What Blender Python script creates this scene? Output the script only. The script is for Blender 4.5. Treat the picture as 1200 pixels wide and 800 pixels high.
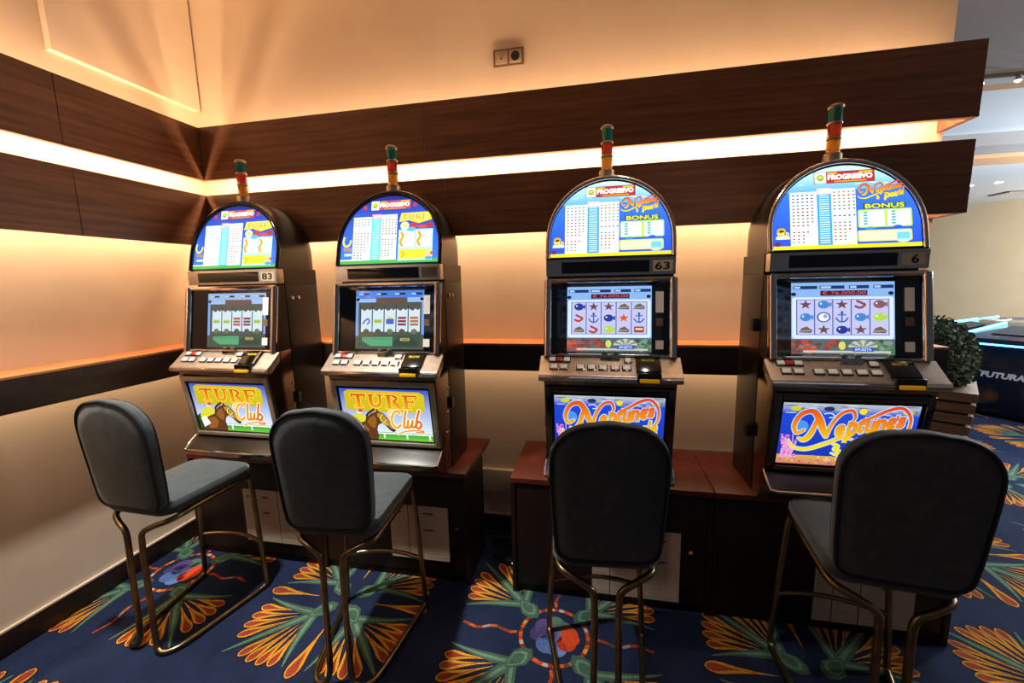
import bpy, bmesh, math, random
from mathutils import Vector, Matrix
random.seed(7)
for o in list(bpy.data.objects):
    bpy.data.objects.remove(o, do_unlink=True)
SC = bpy.context.scene
COL = SC.collection
PI = math.pi

# ------------------------------------------------------------------ camera
def camera():
    yaw, pit, rol = math.radians(-11.55), math.radians(8.19), math.radians(-1.25)
    f = Vector((math.sin(yaw)*math.cos(pit), math.cos(yaw)*math.cos(pit), -math.sin(pit)))
    r = Vector((math.cos(yaw), -math.sin(yaw), 0)); u = r.cross(f)
    r2 = r*math.cos(rol) + u*math.sin(rol); u2 = u*math.cos(rol) - r*math.sin(rol)
    cam = bpy.data.cameras.new('camera'); cam.sensor_width = 36; cam.lens = 489/1200*36
    cam.clip_start = 0.02; cam.clip_end = 200
    o = bpy.data.objects.new('camera', cam); COL.objects.link(o)
    m = Matrix((r2, u2, -f)).transposed().to_4x4(); m.translation = Vector((2.445, -2.328, 1.65))
    o.matrix_world = m
    SC.camera = o
camera()

# ------------------------------------------------------------------ world, lights, exposure
W = bpy.data.worlds.new('world'); SC.world = W; W.use_nodes = True
W.node_tree.nodes['Background'].inputs[0].default_value = (0.75, 0.80, 1.0, 1)
W.node_tree.nodes['Background'].inputs[1].default_value = 0.06
SC.view_settings.view_transform = 'Standard'; SC.view_settings.look = 'None'
SC.view_settings.gamma = 1; SC.view_settings.exposure = 0.0
SC.view_settings.use_curve_mapping = False

WARM = (1.0, 0.665, 0.39)
def area(name, loc, size, rot, power, color, shape='RECTANGLE', spread=180):
    l = bpy.data.lights.new(name, 'AREA'); l.shape = shape; l.size = size[0]; l.size_y = size[1]
    l.energy = power; l.color = color; l.spread = math.radians(spread)
    o = bpy.data.objects.new(name, l); COL.objects.link(o)
    o.location = loc; o.rotation_euler = rot
    return o
def spot(name, loc, target, power, color, angle, blend=0.6, radius=0.05):
    l = bpy.data.lights.new(name, 'SPOT'); l.energy = power; l.color = color
    l.spot_size = math.radians(angle); l.spot_blend = blend; l.shadow_soft_size = radius
    o = bpy.data.objects.new(name, l); COL.objects.link(o); o.location = loc
    o.rotation_euler = (Vector(target)-Vector(loc)).to_track_quat('-Z', 'Y').to_euler()
    return o
# LED strips hidden behind the wooden boards (heights match the boards below)
UP, DOWN = (PI, 0, 0), (0, 0, 0)
for nm, z, rot, pw in (('cove_top', 2.50, UP, 16), ('cove_upper_down', 2.44, DOWN, 34), ('cove_lower_up', 2.12, UP, 26),
                       ('cove_lower_down', 2.02, DOWN, 17), ('cove_rail_down', 1.22, DOWN, 7)):
    area(nm+'_back', (2.03, 0.10, z), (4.0, 0.03), rot, pw, WARM)
    area(nm+'_left', (-0.10, -1.45, z), (0.03, 2.9), rot, pw*0.72, WARM)
# ceiling downlights of the room
spot('downlight_stools', (0.70, -1.20, 3.42), (1.0, -0.75, 0.3), 600, (1.0, 0.95, 0.88), 62, 0.8, 0.07)
spot('downlight_left', (-0.02, -2.3, 3.35), (0.2, -1.2, 0.0), 25, (1.0, 0.90, 0.78), 80, 0.8, 0.06)
def point(name, loc, power, color, radius):
    l = bpy.data.lights.new(name, 'POINT'); l.energy = power; l.color = color; l.shadow_soft_size = radius
    o = bpy.data.objects.new(name, l); COL.objects.link(o); o.location = loc
area('hall_panel', (6.7, 2.3, 3.0), (1.4, 1.0), DOWN, 90, (0.80, 0.90, 1.0))
spot('deck_fill', (2.75, -0.95, 3.42), (2.95, -0.45, 1.2), 60, (1.0, 0.90, 0.78), 60, 0.9, 0.07)  # unseen soft light added to brighten the button decks
# unseen fill lights added to brighten the hall, further right
point('hall_fill', (9.6, 3.4, 2.3), 680, (0.82, 0.92, 1.0), 0.25)
point('hall_fill', (13.0, 6.5, 2.2), 620, (1.0, 0.94, 0.86), 0.25)
point('hall_fill', (7.6, 0.3, 2.3), 170, (0.95, 0.92, 0.92), 0.2)

# ------------------------------------------------------------------ materials
def lin(c):
    if isinstance(c, str):
        c = [int(c[i:i+2], 16)/255 for i in (0, 2, 4)]
    return tuple(((v/12.92) if v <= 0.04045 else ((v+0.055)/1.055)**2.4) for v in c[:3])
MATS = {}
def principled(name, color, rough=0.5, metal=0.0, spec=0.5, coat=0.0, emit=None, estr=0.0):
    if name in MATS: return MATS[name]
    m = bpy.data.materials.new(name); m.use_nodes = True
    b = m.node_tree.nodes['Principled BSDF']
    b.inputs['Base Color'].default_value = (*lin(color), 1)
    b.inputs['Roughness'].default_value = rough; b.inputs['Metallic'].default_value = metal
    b.inputs['Specular IOR Level'].default_value = spec
    b.inputs['Coat Weight'].default_value = coat; b.inputs['Coat Roughness'].default_value = 0.08
    if emit:
        b.inputs['Emission Color'].default_value = (*lin(emit), 1); b.inputs['Emission Strength'].default_value = estr
    MATS[name] = m
    return m
def noisy(name, c0, c1, scale=(1, 1, 1), nscale=6.0, detail=6, rough=0.5, bump=0.0, bscale=None, spec=0.5, coat=0.0, lo=0.35, hi=0.65, metal=0.0):
    m = principled(name, c0, rough, metal, spec, coat)
    nt = m.node_tree; b = nt.nodes['Principled BSDF']
    tc = nt.nodes.new('ShaderNodeTexCoord'); mp = nt.nodes.new('ShaderNodeMapping')
    mp.inputs['Scale'].default_value = scale
    n = nt.nodes.new('ShaderNodeTexNoise'); n.inputs['Scale'].default_value = nscale; n.inputs['Detail'].default_value = detail
    r = nt.nodes.new('ShaderNodeValToRGB')
    r.color_ramp.elements[0].position = lo; r.color_ramp.elements[0].color = (*lin(c0), 1)
    r.color_ramp.elements[1].position = hi; r.color_ramp.elements[1].color = (*lin(c1), 1)
    nt.links.new(tc.outputs['Object'], mp.inputs[0]); nt.links.new(mp.outputs[0], n.inputs['Vector'])
    nt.links.new(n.outputs['Fac'], r.inputs[0]); nt.links.new(r.outputs[0], b.inputs['Base Color'])
    if bump:
        n2 = nt.nodes.new('ShaderNodeTexNoise'); n2.inputs['Scale'].default_value = bscale or nscale
        n2.inputs['Detail'].default_value = 4
        nt.links.new(mp.outputs[0] if bscale is None else tc.outputs['Object'], n2.inputs['Vector'])
        bp = nt.nodes.new('ShaderNodeBump'); bp.inputs['Strength'].default_value = bump; bp.inputs['Distance'].default_value = 0.004
        nt.links.new(n2.outputs['Fac'], bp.inputs['Height']); nt.links.new(bp.outputs[0], b.inputs['Normal'])
    return m
def attr_mat(name, rough=0.6, emit=0.0, noise=0.0, bump=0.0, base=1.0):
    m = bpy.data.materials.new(name); m.use_nodes = True
    nt = m.node_tree; b = nt.nodes['Principled BSDF']
    a = nt.nodes.new('ShaderNodeAttribute'); a.attribute_name = 'Col'
    src = a.outputs['Color']
    if noise:
        tc = nt.nodes.new('ShaderNodeTexCoord'); n = nt.nodes.new('ShaderNodeTexNoise')
        n.inputs['Scale'].default_value = 110; n.inputs['Detail'].default_value = 3
        n3 = nt.nodes.new('ShaderNodeTexNoise'); n3.inputs['Scale'].default_value = 5
        ad = nt.nodes.new('ShaderNodeMath'); ad.operation = 'ADD'
        mr = nt.nodes.new('ShaderNodeMapRange'); mr.inputs['From Min'].default_value = 0.5; mr.inputs['From Max'].default_value = 1.5
        mr.inputs['To Min'].default_value = 1-noise; mr.inputs['To Max'].default_value = 1+noise
        mx = nt.nodes.new('ShaderNodeVectorMath'); mx.operation = 'SCALE'
        nt.links.new(tc.outputs['Object'], n.inputs['Vector']); nt.links.new(tc.outputs['Object'], n3.inputs['Vector'])
        nt.links.new(n.outputs['Fac'], ad.inputs[0]); nt.links.new(n3.outputs['Fac'], ad.inputs[1])
        nt.links.new(ad.outputs[0], mr.inputs['Value'])
        nt.links.new(src, mx.inputs[0]); nt.links.new(mr.outputs[0], mx.inputs['Scale']); src = mx.outputs[0]
        bp = nt.nodes.new('ShaderNodeBump'); bp.inputs['Strength'].default_value = bump; bp.inputs['Distance'].default_value = 0.003
        nt.links.new(n.outputs['Fac'], bp.inputs['Height']); nt.links.new(bp.outputs[0], b.inputs['Normal'])
    b.inputs['Roughness'].default_value = rough
    if emit:
        b.inputs['Base Color'].default_value = (0.01, 0.01, 0.01, 1)
        b.inputs['Specular IOR Level'].default_value = 0.15; nt.links.new(src, b.inputs['Emission Color']); b.inputs['Emission Strength'].default_value = emit
    else:
        nt.links.new(src, b.inputs['Base Color']); b.inputs['Specular IOR Level'].default_value = 0.15
    return m
def glass_mat(name):
    m = bpy.data.materials.new(name); m.use_nodes = True
    nt = m.node_tree; nt.nodes.clear()
    out = nt.nodes.new('ShaderNodeOutputMaterial'); mix = nt.nodes.new('ShaderNodeMixShader')
    t = nt.nodes.new('ShaderNodeBsdfTransparent'); g = nt.nodes.new('ShaderNodeBsdfGlossy'); g.inputs['Roughness'].default_value = 0.03
    f = nt.nodes.new('ShaderNodeFresnel'); f.inputs['IOR'].default_value = 1.45
    nt.links.new(f.outputs[0], mix.inputs[0]); nt.links.new(t.outputs[0], mix.inputs[1]); nt.links.new(g.outputs[0], mix.inputs[2])
    nt.links.new(mix.outputs[0], out.inputs[0])
    return m
M = {}
M['plaster'] = noisy('plaster', 'dccab4', 'd6c3ac', nscale=3, rough=0.85, bump=0.04, bscale=180, spec=0.2)
M['walnut_x'] = noisy('walnut_x', '603f2e', '946547', lo=0.25, hi=0.8, scale=(0.5, 9, 11), nscale=4, detail=9, rough=0.42, bump=0.05, spec=0.4)
M['walnut_y'] = noisy('walnut_y', '603f2e', '946547', lo=0.25, hi=0.8, scale=(9, 0.5, 11), nscale=4, detail=9, rough=0.42, bump=0.05, spec=0.4)
M['ledge'] = noisy('ledge_wood', 'a8683c', 'b87848', nscale=8, rough=0.5)
M['wood_dark'] = noisy('wood_dark', '1d1310', '2c1c15', scale=(0.5, 5, 6), nscale=4, detail=8, rough=0.38, spec=0.4)
M['stand_red'] = noisy('stand_red', '4a1a11', '5a2417', scale=(4, 0.6, 4), nscale=5, detail=7, rough=0.3, spec=0.45)
M['stand_dark'] = noisy('stand_dark', '150b08', '20110c', scale=(4, 4, 0.6), nscale=5, detail=7, rough=0.45, spec=0.3)
M['case'] = principled('case_brown', '17110e', 0.36, 0.0, 0.4, 0.1)
M['tray'] = principled('tray_brown', '17100c', 0.3)
M['black_gloss'] = principled('black_gloss', '080808', 0.12, 0.0, 0.5, 0.2)
M['black_matte'] = principled('black_matte', '0a0a0a', 0.6)
M['chrome'] = principled('chrome', 'd8cfc6', 0.12, 1.0)
M['dark_chrome'] = principled('dark_chrome', '6b625c', 0.16, 1.0)
M['champagne'] = noisy('champagne', 'b5a594', 'c2b4a4', nscale=40, rough=0.33, metal=0.7)
M['bronze'] = principled('bronze_mirror', '8a7666', 0.18, 1.0)
M['brass'] = noisy('brass', '7c6b4e', '93805c', nscale=20, rough=0.28, metal=1.0)
M['button'] = principled('button_white', 'd9d4ca', 0.35, emit='d9d4ca', estr=0.12)
M['button_red'] = principled('button_red', 'a3231c', 0.35, emit='a3231c', estr=0.15)
M['yellow'] = principled('yellow_plastic', 'd79a0e', 0.35, emit='d79a0e', estr=0.25)
M['fabric'] = noisy('slate_velvet', '3d4548', '464f52', nscale=30, rough=0.95, bump=0.15, bscale=500, spec=0.1)
b_ = M['fabric'].node_tree.nodes['Principled BSDF']; b_.inputs['Sheen Weight'].default_value = 0.4; b_.inputs['Sheen Roughness'].default_value = 0.4
M['piping'] = principled('piping_dark', '16191a', 0.8)
M['lens_green'] = principled('lens_green', '2d8c76', 0.12, coat=0.5)
M['lens_red'] = principled('lens_red', 'cc4020', 0.12, coat=0.5)
M['lens_amber'] = principled('lens_amber', 'e69c24', 0.12, coat=0.5)
for k in ('lens_green', 'lens_red', 'lens_amber'):
    M[k].node_tree.nodes['Principled BSDF'].inputs['Transmission Weight'].default_value = 0.25
M['sticker'] = principled('sticker', 'e6e0d4', 0.6)
M['grey_ceiling'] = principled('grey_ceiling', 'aca6a4', 0.9)
M['blue_ceiling'] = principled('pale_ceiling', 'dae2e6', 0.9)
M['peach'] = principled('cove_glow_beam', 'd9a878', 0.9)  # orange cove glow put into the base colour of the hall beams
M['beige'] = noisy('beige_wall', 'c2b294', 'bba98b', nscale=2, rough=0.9)
M['leaf'] = noisy('leaf', '24361f', '566848', nscale=30, rough=0.5, spec=0.3)
M['planter'] = noisy('planter_slat', '6d4f3a', '8a674c', scale=(0.5, 0.5, 8), nscale=5, rough=0.5)
M['roulette'] = principled('roulette_blue_sheen', '1a2432', 0.16, 0.0, 0.5, 0.6)  # black body with its blue reflections put into the base colour
M['neon'] = principled('neon_blue', '58a8ff', 0.3, emit='58b4ff', estr=6.0)
M['neon_white'] = principled('neon_white', 'cfe4ff', 0.3, emit='d8ecff', estr=1.4)
M['red_felt'] = principled('red_felt', 'b01818', 0.6, emit='b01818', estr=0.3)
M['spot_lamp'] = principled('spot_lamp', 'fff0c8', 0.3, emit='ffe9b0', estr=9.0)
M['socket'] = principled('socket_plastic', 'a6947c', 0.4)
M['socket_frame'] = principled('socket_frame', '6b5644', 0.4)
M['cable'] = principled('cable_black', '151515', 0.5)
M['led'] = principled('led_blue', 'a0b8ff', 0.3, emit='a0b8ff', estr=4.0)
M['backlit'] = attr_mat('backlit_print', 0.3, emit=1.5)
M['belly_lit'] = attr_mat('backlit_belly_print', 0.3, emit=1.15)
M['screen'] = attr_mat('screen_print', 0.2, emit=1.1)
M['print'] = attr_mat('matte_print', 0.7)
M['carpet'] = attr_mat('carpet', 0.95, noise=0.55, bump=0.6)
M['glass'] = glass_mat('glass_pane')

# ------------------------------------------------------------------ mesh helpers
class MB:
    """collects verts / faces (and optional per-face colours) for ONE mesh object"""
    def __init__(s): s.v = []; s.f = []; s.c = []
    def add(s, vs, fs):
        n = len(s.v); s.v += [tuple(v) for v in vs]; s.f += [tuple(i+n for i in f) for f in fs]; return s
    def box(s, a, b):
        x0, y0, z0 = a; x1, y1, z1 = b
        return s.add([(x0,y0,z0),(x1,y0,z0),(x1,y1,z0),(x0,y1,z0),(x0,y0,z1),(x1,y0,z1),(x1,y1,z1),(x0,y1,z1)],
                     [(0,3,2,1),(4,5,6,7),(0,1,5,4),(1,2,6,5),(2,3,7,6),(3,0,4,7)])
    def prism(s, poly, x0, x1):
        """(y,z) polygon extruded along x"""
        n = len(poly)
        vs = [(x0, p[0], p[1]) for p in poly]+[(x1, p[0], p[1]) for p in poly]
        fs = [tuple(range(n)), tuple(range(2*n-1, n-1, -1))]+[(i, i+n, (i+1) % n+n, (i+1) % n) for i in range(n)]
        return s.add(vs, fs)
    def loft(s, rings, cap=True, close=True):
        n = len(rings[0]); vs = [p for r in rings for p in r]; fs = []
        for k in range(len(rings)-1):
            for i in range(n if close else n-1):
                j = (i+1) % n
                fs.append((k*n+i, k*n+j, (k+1)*n+j, (k+1)*n+i))
        if cap: fs += [tuple(range(n-1, -1, -1)), tuple(range((len(rings)-1)*n, len(rings)*n))]
        return s.add(vs, fs)
    def tube(s, pts, r, n=10, closed=False):
        pts = [Vector(p) for p in pts]; rings = []; N = len(pts); up = None
        for i, p in enumerate(pts):
            if closed: t = (pts[(i+1) % N]-pts[i-1])
            else: t = pts[min(i+1, N-1)]-pts[max(i-1, 0)]
            t.normalize()
            if up is None:
                up = Vector((0, 0, 1)) if abs(t.z) < 0.9 else Vector((1, 0, 0))
                a = t.cross(up).normalized()
            else:
                a = (a-t*a.dot(t)).normalized()
            b = t.cross(a)
            rings.append([tuple(p+(a*math.cos(2*PI*k/n)+b*math.sin(2*PI*k/n))*r) for k in range(n)])
        if closed: rings.append(rings[0])
        return s.loft(rings, cap=not closed)
    def lathe(s, prof, c=(0, 0), n=20):
        """(r,z) profile turned about z"""
        rings = [[(c[0]+r*math.cos(2*PI*k/n), c[1]+r*math.sin(2*PI*k/n), z) for k in range(n)] for r, z in prof]
        return s.loft(rings)
    def build(s, name, mat, parent=None, bevel=0.0, smooth=True, seg=2, raw=False):
        me = bpy.data.meshes.new(name); me.from_pydata(s.v, [], s.f)
        bm = bmesh.new(); bm.from_mesh(me)
        if not raw: bmesh.ops.recalc_face_normals(bm, faces=bm.faces)
        if bevel:
            es = [e for e in bm.edges if len(e.link_faces) == 2 and e.calc_face_angle(0) > 0.6]
            bmesh.ops.bevel(bm, geom=es, offset=bevel, segments=seg, affect='EDGES', profile=0.6)
        bm.to_mesh(me); bm.free()
        me.materials.append(M[mat])
        if smooth: smooth_angle(me)
        return link(name, me, parent)
def smooth_angle(me, ang=0.65):
    me.polygons.foreach_set('use_smooth', [True]*len(me.polygons))
    bm = bmesh.new(); bm.from_mesh(me)
    for e in bm.edges:
        if len(e.link_faces) == 2 and e.calc_face_angle(0) > ang: e.smooth = False
    bm.to_mesh(me); bm.free()
def link(name, me, parent=None):
    o = bpy.data.objects.new(name, me); COL.objects.link(o)
    if parent: o.parent = parent
    return o
def empty(name, loc=(0, 0, 0), rz=0.0):
    o = bpy.data.objects.new(name, None); COL.objects.link(o); o.location = loc; o.rotation_euler = (0, 0, rz)
    o.empty_display_size = 0.1
    return o
def tag(o, label, cat, group=None):
    o['label'] = label; o['category'] = cat
    if group: o['group'] = group
    return o
def structure(o, label=None):
    o['kind'] = 'structure'
    if label: o['label'] = label
    return o
def bbox(name, a, b, mat, parent=None, bevel=0.0):
    return MB().box(a, b).build(name, mat, parent, bevel)

# ---- flat coloured print: stacked polygons with per-corner colours
TXT = {}
def glyph_tris(text, bold=0.0):
    key = (text, bold)
    if key in TXT: return TXT[key]
    cu = bpy.data.curves.new('t', 'FONT'); cu.body = text; cu.size = 1; cu.offset = bold; cu.resolution_u = 3
    ob = bpy.data.objects.new('t', cu); COL.objects.link(ob)
    dg = bpy.context.evaluated_depsgraph_get(); me = bpy.data.meshes.new_from_object(ob.evaluated_get(dg))
    polys = [[(me.vertices[i].co.x, me.vertices[i].co.y) for i in p.vertices] for p in me.polygons]
    bpy.data.objects.remove(ob); bpy.data.curves.remove(cu); bpy.data.meshes.remove(me)
    xs = [p[0] for q in polys for p in q] or [0]; ys = [p[1] for q in polys for p in q] or [0]
    TXT[key] = (polys, min(xs), max(xs), min(ys), max(ys))
    return TXT[key]
def catmull(pts, n=8):
    out = []
    P = [pts[0]]+list(pts)+[pts[-1]]
    for i in range(1, len(P)-2):
        p0, p1, p2, p3 = P[i-1], P[i], P[i+1], P[i+2]
        for k in range(n):
            t = k/n
            out.append(tuple(0.5*((2*b)+(-a+c)*t+(2*a-5*b+4*c-d)*t*t+(-a+3*b-3*c+d)*t**3) for a, b, c, d in zip(p0, p1, p2, p3)))
    out.append(tuple(pts[-1]))
    return out
class Art:
    def __init__(s): s.p = []
    def poly(s, pts, col, layer=1):
        s.p.append((list(pts), col, layer)); return s
    def rect(s, x0, y0, x1, y1, col, layer=1): return s.poly([(x0,y0),(x1,y0),(x1,y1),(x0,y1)], col, layer)
    def rrect(s, x0, y0, x1, y1, r, col, layer=1):
        pts = []
        for cx, cy, a0 in ((x1-r, y0+r, -90), (x1-r, y1-r, 0), (x0+r, y1-r, 90), (x0+r, y0+r, 180)):
            for k in range(5):
                a = math.radians(a0+k*22.5); pts.append((cx+r*math.cos(a), cy+r*math.sin(a)))
        return s.poly(pts, col, layer)
    def disc(s, cx, cy, rx, ry, col, layer=1, n=18, rot=0):
        c, d = math.cos(rot), math.sin(rot)
        pts = []
        for k in range(n):
            x, y = rx*math.cos(2*PI*k/n), ry*math.sin(2*PI*k/n); pts.append((cx+x*c-y*d, cy+x*d+y*c))
        return s.poly(pts, col, layer)
    def star(s, cx, cy, r, col, layer=1, n=5, inner=0.42, squash=1.0, rot=PI/2):
        return s.poly([(cx+(r if k % 2 == 0 else r*inner)*math.cos(rot+PI*k/n), cy+squash*(r if k % 2 == 0 else r*inner)*math.sin(rot+PI*k/n)) for k in range(2*n)], col, layer)
    def stroke(s, pts, w, col, layer=1, smooth=True, cap=True):
        """pts (x,y) with w a number or list of widths"""
        if not isinstance(w, (list, tuple)): w = [w]*len(pts)
        q = [(p[0], p[1], ww) for p, ww in zip(pts, w)]
        if smooth and len(q) > 2: q = catmull(q, 7)
        L = []; R = []
        for i, p in enumerate(q):
            a = q[max(i-1, 0)]; b = q[min(i+1, len(q)-1)]
            dx, dy = b[0]-a[0], b[1]-a[1]; d = math.hypot(dx, dy) or 1
            nx, ny = -dy/d*p[2]/2, dx/d*p[2]/2
            L.append((p[0]+nx, p[1]+ny)); R.append((p[0]-nx, p[1]-ny))
        for i in range(len(q)-1):
            s.poly([R[i], R[i+1], L[i+1], L[i]], col, layer)
        if cap:
            for p in (q[0], q[-1]): s.disc(p[0], p[1], p[2]/2, p[2]/2, col, layer, n=10)
        return s
    def text(s, t, x0, y0, x1, y1, col, layer=2, bold=0.02, shear=0.0, rot=0.0):
        """fit the text into the box"""
        polys, a, b, c, d = glyph_tris(t, bold)
        sx, sy = (x1-x0)/(b-a), (y1-y0)/(d-c)
        ca, sa = math.cos(rot), math.sin(rot)
        for q in polys:
            pts = []
            for p in q:
                x, y = (p[0]-a)*sx, (p[1]-c)*sy
                x += shear*y
                pts.append((x0+x*ca-y*sa, y0+x*sa+y*ca))
            s.poly(pts, col, layer)
        return s
    def extend(s, other, ox=0, oy=0, sx=1, sy=1, dl=0):
        for pts, col, l in other.p:
            c2 = col
            if callable(col): c2 = (lambda f: (lambda x, y: f((x-ox)/sx, (y-oy)/sy)))(col)
            s.p.append(([(ox+p[0]*sx, oy+p[1]*sy) for p in pts], c2, l+dl))
        return s
    def build(s, name, mat, origin, U, V, N, parent=None, step=0.0003):
        vs = []; fs = []; cols = []
        O, U, V, N = Vector(origin), Vector(U), Vector(V), Vector(N)
        cache = {}
        for qi, (pts, col, l) in enumerate(s.p):
            n = len(vs); off = (l+0.85*qi/len(s.p))*step
            for p in pts:
                vs.append(tuple(O+U*p[0]+V*p[1]+N*off))
            area2 = sum(pts[i][0]*pts[(i+1) % len(pts)][1]-pts[(i+1) % len(pts)][0]*pts[i][1] for i in range(len(pts)))
            idx = list(range(len(pts)))
            flip = (area2 < 0) != (U.cross(V).dot(N) < 0)
            if flip: idx.reverse()
            fs.append(tuple(n+i for i in idx))
            for i in idx:
                c = col(*pts[i]) if callable(col) else col
                if c not in cache: cache[c] = lin(c)
                cols += [*cache[c], 1.0]
        me = bpy.data.meshes.new(name); me.from_pydata(vs, [], fs)
        at = me.color_attributes.new('Col', 'FLOAT_COLOR', 'CORNER'); at.data.foreach_set('color', cols)
        me.materials.append(M[mat])
        return link(name, me, parent)
def hexmix(a, b, t):
    t = max(0, min(1, t))
    A = [int(a[i:i+2], 16)/255 for i in (0, 2, 4)]; B = [int(b[i:i+2], 16)/255 for i in (0, 2, 4)]
    return tuple(round(x+(y-x)*t, 3) for x, y in zip(A, B))
def vgrad(c0, c1, y0, y1): return lambda x, y: hexmix(c0, c1, (y-y0)/(y1-y0))

# ------------------------------------------------------------------ the setting
ZU1, ZU0 = 2.640, 2.324     # upper wooden board
ZL1, ZL0 = 2.232, 1.915     # lower wooden board
ZM1, ZM0 = 1.296, 1.137     # narrow rail
XE = 4.09                   # right end of the back wall
WD = 0.20                   # recess of the wall behind the boards
YN = -3.4                   # near end of the left wall
structure(bbox('wall_back', (-0.4, WD, 0), (XE, WD+0.25, 3.5), 'plaster'), 'cream plaster wall behind the slot machines')
structure(bbox('wall_left', (-0.4, YN, 0), (-WD, WD, 3.5), 'plaster'), 'cream plaster wall on the left with wooden boards')
structure(bbox('ceiling', (-0.4, YN, 3.5), (XE, WD+0.25, 3.6), 'plaster'), 'cream ceiling over the machines')

def band(name, z0, z1, joints, ends, axis, label, solid=False):
    r = structure(empty(name), label)
    e = [ends[0]]+joints+[ends[1]]
    for a, b in zip(e[:-1], e[1:]):
        ga = 0.0012 if a != ends[0] and a != ends[1] else 0.0
        gb = 0.0012 if b != ends[0] and b != ends[1] else 0.0
        m = MB()
        d = WD-0.002 if solid else 0.028
        if axis == 'x': m.box((a+ga-(0.03 if a == 0 else 0), 0, z0), (b-gb, d, z1))
        else: m.box((-d, a+ga, z0), (0, b-gb-(0.0002 if b == 0 else 0), z1))
        m.build('panel', ('walnut_x' if axis == 'x' else 'walnut_y') if not solid else 'wood_dark', r, 0.0012, seg=1)
    if axis == 'x':
        bbox('end_cap', (XE-0.028, 0.0285, z0), (XE, WD-0.001, z1), 'walnut_x', r)
    return r
band('trim_1', ZU0, ZU1, [1.49], (0, XE), 'x', 'upper dark walnut board along the back wall')
band('trim_2', ZL0, ZL1, [1.60], (0, XE), 'x', 'lower dark walnut board along the back wall')
band('trim_3', ZU0, ZU1, [-0.72], (YN, 0), 'y', 'upper dark walnut board along the left wall')
band('trim_4', ZL0, ZL1, [-0.70], (YN, 0), 'y', 'lower dark walnut board along the left wall')
def rail(name, axis, label):
    r = structure(empty(name), label); t = 0.02
    def bx(d0, d1, z0, z1, nm, mat):
        if axis == 'x': bbox(nm, (0.0 if nm != 'ledge' else 0, d0, z0), (XE, d1, z1), mat, r, 0.001)
        else: bbox(nm, (-d1, YN, z0), (-d0, 0 if d0 == 0 else -0.0, z1), mat, r, 0.001)
    bx(0.0, t, ZM0, ZM1-0.0125, 'board', 'wood_dark')
    bx(0.001, WD-0.001, ZM1-0.012, ZM1, 'ledge', 'ledge')
    if axis == 'x': bbox('end_cap', (XE-t, t+0.0005, ZM0), (XE, WD-0.001, ZM1-0.0125), 'wood_dark', r)
rail('trim_5', 'x', 'narrow dark rail along the back wall')
rail('trim_6', 'y', 'narrow dark rail along the left wall')
for nm, a, b in (('baseboard_back', (-WD, WD-0.012, 0), (XE, WD, 0.115)), ('baseboard_left', (-WD, YN, 0), (-WD+0.012, WD-0.012, 0.115))):
    o = structure(bbox(nm, a, b, 'wood_dark', None, 0.001), 'dark wooden baseboard')
for nm, a, b in (('trim_7', (-WD, WD-0.014, 0.1152), (XE, WD, 0.127)), ('trim_8', (-WD, YN, 0.1152), (-WD+0.014, WD-0.014, 0.127))):
    structure(bbox(nm, a, b, 'plaster', None, 0.002), 'thin cream bead on top of the baseboard')
structure(bbox('trim_9', (1.70, WD-0.03, 0.285), (2.10, WD-0.0005, 0.436), 'plaster', None, 0.003), 'cream cable trunking on the back wall between the cabinets')
# raised panel high on the left wall
structure(bbox('trim_10', (-WD+0.0005, -0.60, 2.815), (-WD+0.04, WD-0.012, 3.49), 'plaster', None, 0.002), 'raised plaster panel high on the left wall')

# hall beyond the wall's end
structure(MB().box((XE+0.001, -3.4, 3.0), (16, 1.45, 3.1)).build('ceiling_1', 'grey_ceiling'), 'grey lowered ceiling of the hall')
structure(MB().box((-0.4, 1.6, 3.3), (20, 16, 3.4)).build('ceiling_2', 'blue_ceiling'), 'pale ceiling of the hall')
structure(MB().box((XE, 1.45, 3.0), (16, 1.60, 3.4)).build('trim_11', 'blue_ceiling'), 'fascia of the lowered ceiling')
for i, (y0, y1, zz, mt, lb) in enumerate(((1.85, 2.08, 3.12, 'peach', 'beam near the spotlights with orange cove glow as its colour'), (4.05, 4.50, 3.15, 'grey_ceiling', 'grey beam across the hall ceiling'),
                                 (4.70, 5.15, 3.145, 'peach', 'beam deeper in the hall with orange cove glow as its colour'))):
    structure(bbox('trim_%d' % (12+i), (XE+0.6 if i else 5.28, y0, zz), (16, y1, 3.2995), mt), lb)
d = Vector((0.68, -0.735, 0)); n_ = Vector((0.735, 0.68, 0)); p0 = Vector((11.94, 10.29, 0))
a, b = p0-d*9, p0+d*9
structure(MB().add([tuple(a), tuple(b), tuple(b+n_*0.2), tuple(a+n_*0.2)]+[tuple(q+Vector((0, 0, 3.3))) for q in (a, b, b+n_*0.2, a+n_*0.2)],
      [(0, 1, 2, 3), (4, 5, 6, 7), (0, 1, 5, 4), (1, 2, 6, 5), (2, 3, 7, 6), (3, 0, 4, 7)]).build('wall_far', 'beige'), 'beige far wall of the hall')

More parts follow.
